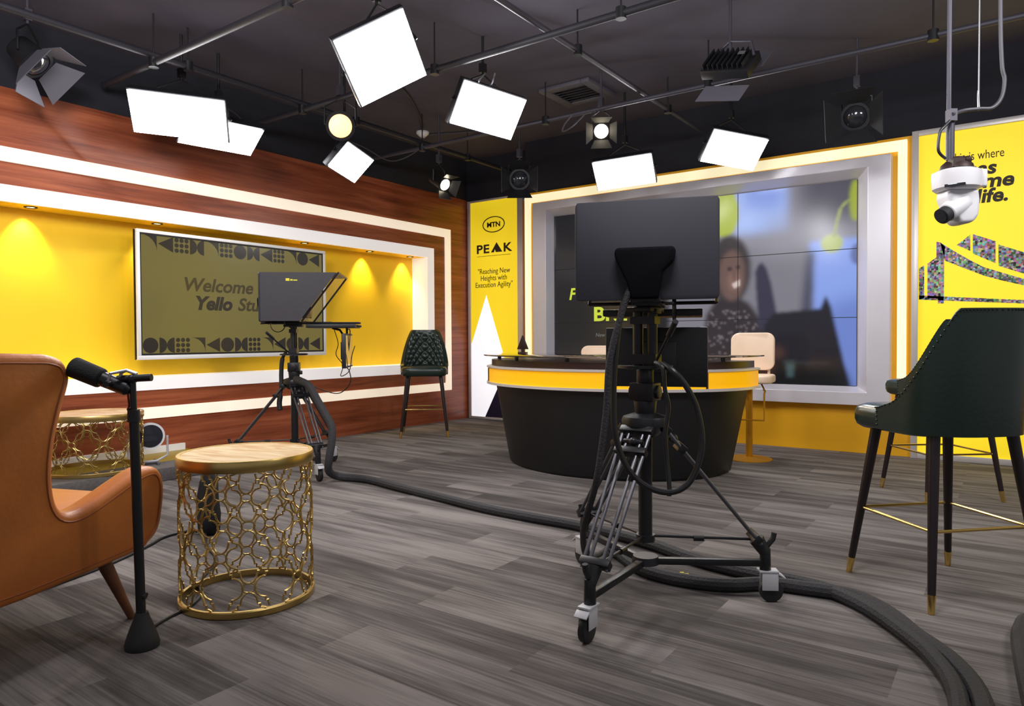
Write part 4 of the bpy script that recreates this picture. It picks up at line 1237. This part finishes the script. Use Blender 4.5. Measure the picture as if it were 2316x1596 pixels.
def fresnel(c, d, r, ln, label, glow=None, doors=True, door_mat='black_metal', energy=0, colr=(1, .8, .5), ds=1.0, name='spotlight'):
    root = thing(name, c, 0, label, 'spotlight', 'ceiling spotlights')
    n = Vector(d).normalized()
    x = Vector((0, 0, 1)).cross(n).normalized(); y = n.cross(x)
    Mx = Matrix((x, y, n)).transposed().to_4x4()
    MB().lathe([(r * .55, -ln), (r * .95, -ln * .9), (r * 1.05, -ln * .5), (r * 1.12, -.03), (r * 1.25, -.02), (r * 1.25, .0), (r * 1.0, .0), (r * .99, -.012)], Mx, 28).build('housing', M['black_metal'], root)
    MB().lathe([(r * .98, -.006), (r * .75, .012), (r * .4, .022), (r * .02, .026)], Mx, 28).build('lens', M[glow] if glow else M['lens_dark'], root)
    if doors:
        for k in range(4):
            a = k * PI / 2
            ca, sa = math.cos(a), math.sin(a)
            w0, w1, ho = r * .95, r * 1.5 * ds, r * 1.5 * ds
            P = []
            for (u, v) in ((-w0, 0), (w0, 0), (w1, ho), (-w1, ho)):
                q = Vector((u, r * 1.2 + v * .62, v * .78))
                P.append(Mx @ Vector((q.x * ca - q.y * sa, q.x * sa + q.y * ca, q.z)))
            nn = (P[1] - P[0]).cross(P[3] - P[0]).normalized() * .0025
            mb = MB()
            A = [mb.bm.verts.new(p + nn) for p in P]; B = [mb.bm.verts.new(p - nn) for p in P]
            mb.bm.faces.new(A); mb.bm.faces.new(B[::-1])
            for i in range(4):
                mb.bm.faces.new((A[i], A[(i + 1) % 4], B[(i + 1) % 4], B[i]))
            mb.build('barn_door', M[door_mat], root, smooth=False)
    a = Mx @ Vector((-r * 1.3, 0, -ln * .45)); b = Mx @ Vector((r * 1.3, 0, -ln * .45))
    ap = Vector((0, 0, r * 1.3 + .10)) + n * (-ln * .45)
    MB().tube([a, (a.x, a.y, ap.z * .7), ap, (b.x, b.y, ap.z * .7), b], .008, 6).build('yoke', M['black_metal'], root)
    MB().cyl(ap, (ap.x, ap.y, CZ - c[2]), .010, seg=10).box(ap + Vector((0, 0, .06)), (.045, .045, .08)).build('hanging_rod', M['conduit'], root)
    if energy:
        sp = bpy.data.lights.new('beam', 'SPOT'); sp.energy = energy; sp.spot_size = R(60); sp.spot_blend = .6; sp.color = colr; sp.shadow_soft_size = r * .8
        so = bpy.data.objects.new('beam', sp); COL.objects.link(so); so.parent = root
        so.matrix_local = Matrix.Translation(n * .04) @ n.to_track_quat('-Z', 'Y').to_matrix().to_4x4()
    return root
fresnel((1.412, -3.371, 2.80), (.72, -.60, -.34), .095, .20, 'glowing orange spotlight above the diamond shaped light panel', 'lamp_glow', False, 'matte_black', 60, (1, .72, .4))
fresnel((2.979, -1.805, 2.85), (.45, -.80, -.45), .062, .18, 'spotlight with a warm lit lens above the silver frame', 'lamp_warm', True, 'matte_black', 30)
fresnel((1.097, -1.706, 2.65), (.80, -.10, -.45), .06, .24, 'spotlight with a bright lens seen from the side above the corner', 'lamp_warm', True, 'black_metal', 30)
fresnel((1.831, -1.408, 2.66), (.55, -.80, -.20), .085, .22, 'unlit black spotlight hanging just above the corner banner', None, True, 'black_metal')
fresnel((4.90, -1.24, 2.76), (.05, -.95, -.30), .085, .24, 'unlit black spotlight with open barn doors above the right of the video wall', None, True, 'matte_black', ds=1.25)
fresnel((0.44, -5.20, 2.95), (.55, .45, -.70), .09, .20, 'spotlight with grey barn doors at the top left corner', None, True, 'barn', ds=1.2)
# flat fixture seen from behind
fx = thing('flood_light', (4.29, -2.35, 2.95), R(-25), 'unlit black flood light with ribbed back and grey flaps at the top right', 'studio light')
Mf = Matrix.Rotation(R(50), 4, 'X') @ Matrix.Rotation(R(20), 4, 'Y')
hb = MB().box((0, 0, 0), (.36, .20, .07), M=Mf)
for k in range(9):
    hb.box(((k - 4) * .038, 0, .055), (.008, .18, .05), M=Mf)
hb.build('housing', M['black_metal'], fx, bevel=.003)
for k, s in enumerate((-1, 1)):
    MB().box((0, s * .18, -.09), (.34, .16, .004), M=Mf @ Matrix.Rotation(0, 4, 'X')).build('flap', M['barn'], fx, smooth=False)
MB().box((.10, .02, .084), (.05, .03, .004), M=Mf).build('maker_plate', M['silver'], fx, smooth=False)
MB().cyl((0, 0, .05), (0, 0, CZ - 2.95), .011, seg=10).tube([(-.21, 0, 0), (-.19, 0, .10), (0, 0, .17), (.19, 0, .10), (.21, 0, 0)], .009, 6).build('hanging_rod', M['conduit'], fx)

# smoke detector, air vent, slack cables
sd = thing('smoke_detector', (0.44, -1.33, CZ), 0, 'small white smoke detector on the dark ceiling', 'smoke detector')
MB().lathe([(.072, 0), (.072, -.022), (.058, -.034), (.040, -.052), (.02, -.056)], seg=28).build('housing', M['ptz_white'], sd)
MB().lathe([(.030, -.0555), (.026, -.066), (.004, -.068)], seg=20).build('sensor_cap', M['caster_grey'], sd)
av = thing('air_vent', (2.52, -1.42, CZ), 0, 'square grey air vent in the dark ceiling near the top middle', 'air vent')
fb = MB()
for a, b, c, d in ((-.27, -.18, -.27, .27), (.18, .27, -.27, .27), (-.18, .18, -.27, -.18), (-.18, .18, .18, .27)):
    fb.bx(a, b, c, d, -.035, -.0)
fb.build('frame', M['barn'], av, bevel=.006)
fb = MB()
for k in range(6):
    fb.box((0, (k - 2.5) * .06, -.018), (.36, .045, .006), rot=(R(30), 0, 0))
fb.build('louvres', M['black_metal'], av, smooth=False)
cable('ceiling_cable', [(.50, -2.55, 3.04), (.55, -2.30, 2.99), (.55, -2.0, 2.93), (.62, -1.85, 2.96), (.80, -1.80, 3.03)], .006, M['cable_grey'], 'slack grey cable drooping below the pipe right of the orange spotlight', group='ceiling cables')
cable('ceiling_cable', [(2.70, -3.10, 3.02), (2.66, -3.12, 2.97), (2.62, -3.05, 2.95), (2.68, -3.00, 2.97), (2.76, -3.05, 3.03)], .006, M['cable_grey'], 'small loop of cable on the pipe above a glowing panel, top middle', group='ceiling cables')
cable('ceiling_cable', [(2.70, -1.84, 3.03), (2.64, -1.86, 2.96), (2.62, -1.86, 2.90), (2.70, -1.84, 2.93), (2.82, -1.82, 3.02)], .006, M['cable_grey'], 'cable hanging in a short loop from the pipe by the warm lit spotlight', group='ceiling cables')
cable('ceiling_cable', [(.50, -1.40, CZ - .012), (.9, -1.9, CZ - .012), (1.3, -2.6, CZ - .012), (1.4, -3.4, CZ - .012)], .009, M['conduit'], 'thin conduit on the ceiling leading to the smoke detector', group='ceiling cables')
cable('ceiling_cable', [(.40, -1.26, CZ - .012), (1.2, -.95, CZ - .012), (2.3, -.85, CZ - .012)], .009, M['conduit'], 'thin conduit on the ceiling running from the smoke detector towards the video wall', group='ceiling cables')

# ------------------------------------------------------------------ hanging white remote camera
PX, PY = 5.716, -3.722
pz = thing('ceiling_camera', (PX, PY, 1.76), YAW, 'white remote pan and tilt camera hanging from a pole at the right', 'camera')
MB().lathe([(.040, .0), (.072, -.004), (.093, -.014), (.094, -.040), (.090, -.082), (.078, -.092), (.04, -.095)], seg=40).build('base', M['ptz_white'], pz)
MB().box((.075, .0, -.045), (.055, .10, .075)).build('connector_housing', M['ptz_white'], pz, bevel=.008, seg=3)
MB().box((-.050, -.072, -.083), (.075, .03, .014), rot=(0, 0, R(-38))).build('status_window', M['lens_dark'], pz, bevel=.002)
nk = MB()
for s in (-1, 1):
    pass
nk.prism([(-.060, 0), (.068, 0), (.075, -.05), (.070, -.115), (.045, -.145), (-.005, -.150), (-.030, -.12), (-.062, -.04)], .10, Matrix.Translation((0, .05, -.088)) @ Matrix(((1, 0, 0, 0), (0, 0, -1, 0), (0, 1, 0, 0), (0, 0, 0, 1))))
nk.build('yoke_head', M['ptz_white'], pz, bevel=.018, seg=4)
hd = Vector((-.82, -.22, -.50)).normalized()
hc = Vector((-.018, -.02, -.165))
MB().cyl(hc - hd * .05, hc + hd * .05, .046, .040, 26).build('lens_barrel', M['ptz_white'], pz, bevel=.006)
lb = MB().cyl(hc + hd * .045, hc + hd * .082, .033, .034, 26).build('lens', M['matte_black'], pz)
MB().cyl(hc + hd * .083, hc + hd * .0845, .024, .024, 22).build('lens_glass', M['lens_dark'], lb)
mt = MB()
mt.lathe([(.065, .0), (.060, .018), (.035, .04), (.03, .05)], seg=20).box((-.02, -.03, .02), (.05, .04, .035)).box((.035, .02, .022), (.04, .05, .03)).sphere((.02, -.04, .03), .018, 8)
mt.build('mount', mat('mount_dark', lin(52, 34, 30), .5, .3), pz)
MB().cyl((-.028, .0, .04), (-.028, .0, .215), .0165, seg=14).cyl((-.034, 0, .205), (-.034, 0, CZ - 1.76), .009, seg=12).box((-.030, -.01, .225), (.03, .035, .05)).build('pole', M['conduit'], pz)
cable('camera_lead', [(5.68, -3.775, 1.80), (5.655, -3.80, 1.834), (5.66, -3.794, 1.909), (5.675, -3.78, 1.935), (5.695, -3.765, 1.96)], .006, M['cable'], 'short black lead curving beside the pole of the white hanging camera', group='leads of the hanging camera')
cable('camera_lead', [(5.702, -3.765, 1.985), (5.74, -3.698, 2.011), (5.793, -3.659, 2.018), (5.839, -3.626, 2.023), (5.87, -3.603, 2.067), (5.88, -3.594, 2.142), (5.87, -3.599, 2.217), (5.863, -3.601, 2.5), (5.86, -3.6, CZ)], .008, M['cable_grey'], 'grey lead sweeping right from the hanging camera and up to the ceiling', group='leads of the hanging camera')
cable('support_wire', [(5.79, -3.628, CZ), (5.79, -3.634, 2.112), (5.787, -3.637, 2.102), (5.792, -3.648, 2.028)], .003, M['silver'], 'thin straight wire holding up the grey lead of the hanging camera')
cable('camera_cable', [(1.24, -3.80, .955), (1.215, -3.815, .90), (1.205, -3.82, .80), (1.215, -3.83, .66), (1.21, -3.845, .56), (1.225, -3.85, .50)], [.012] * 6 + [.017] * 12 + [.012] * 3 + [.020] * 10, M['matte_black'], 'bundled black cable hanging along the centre of the farther tripod')
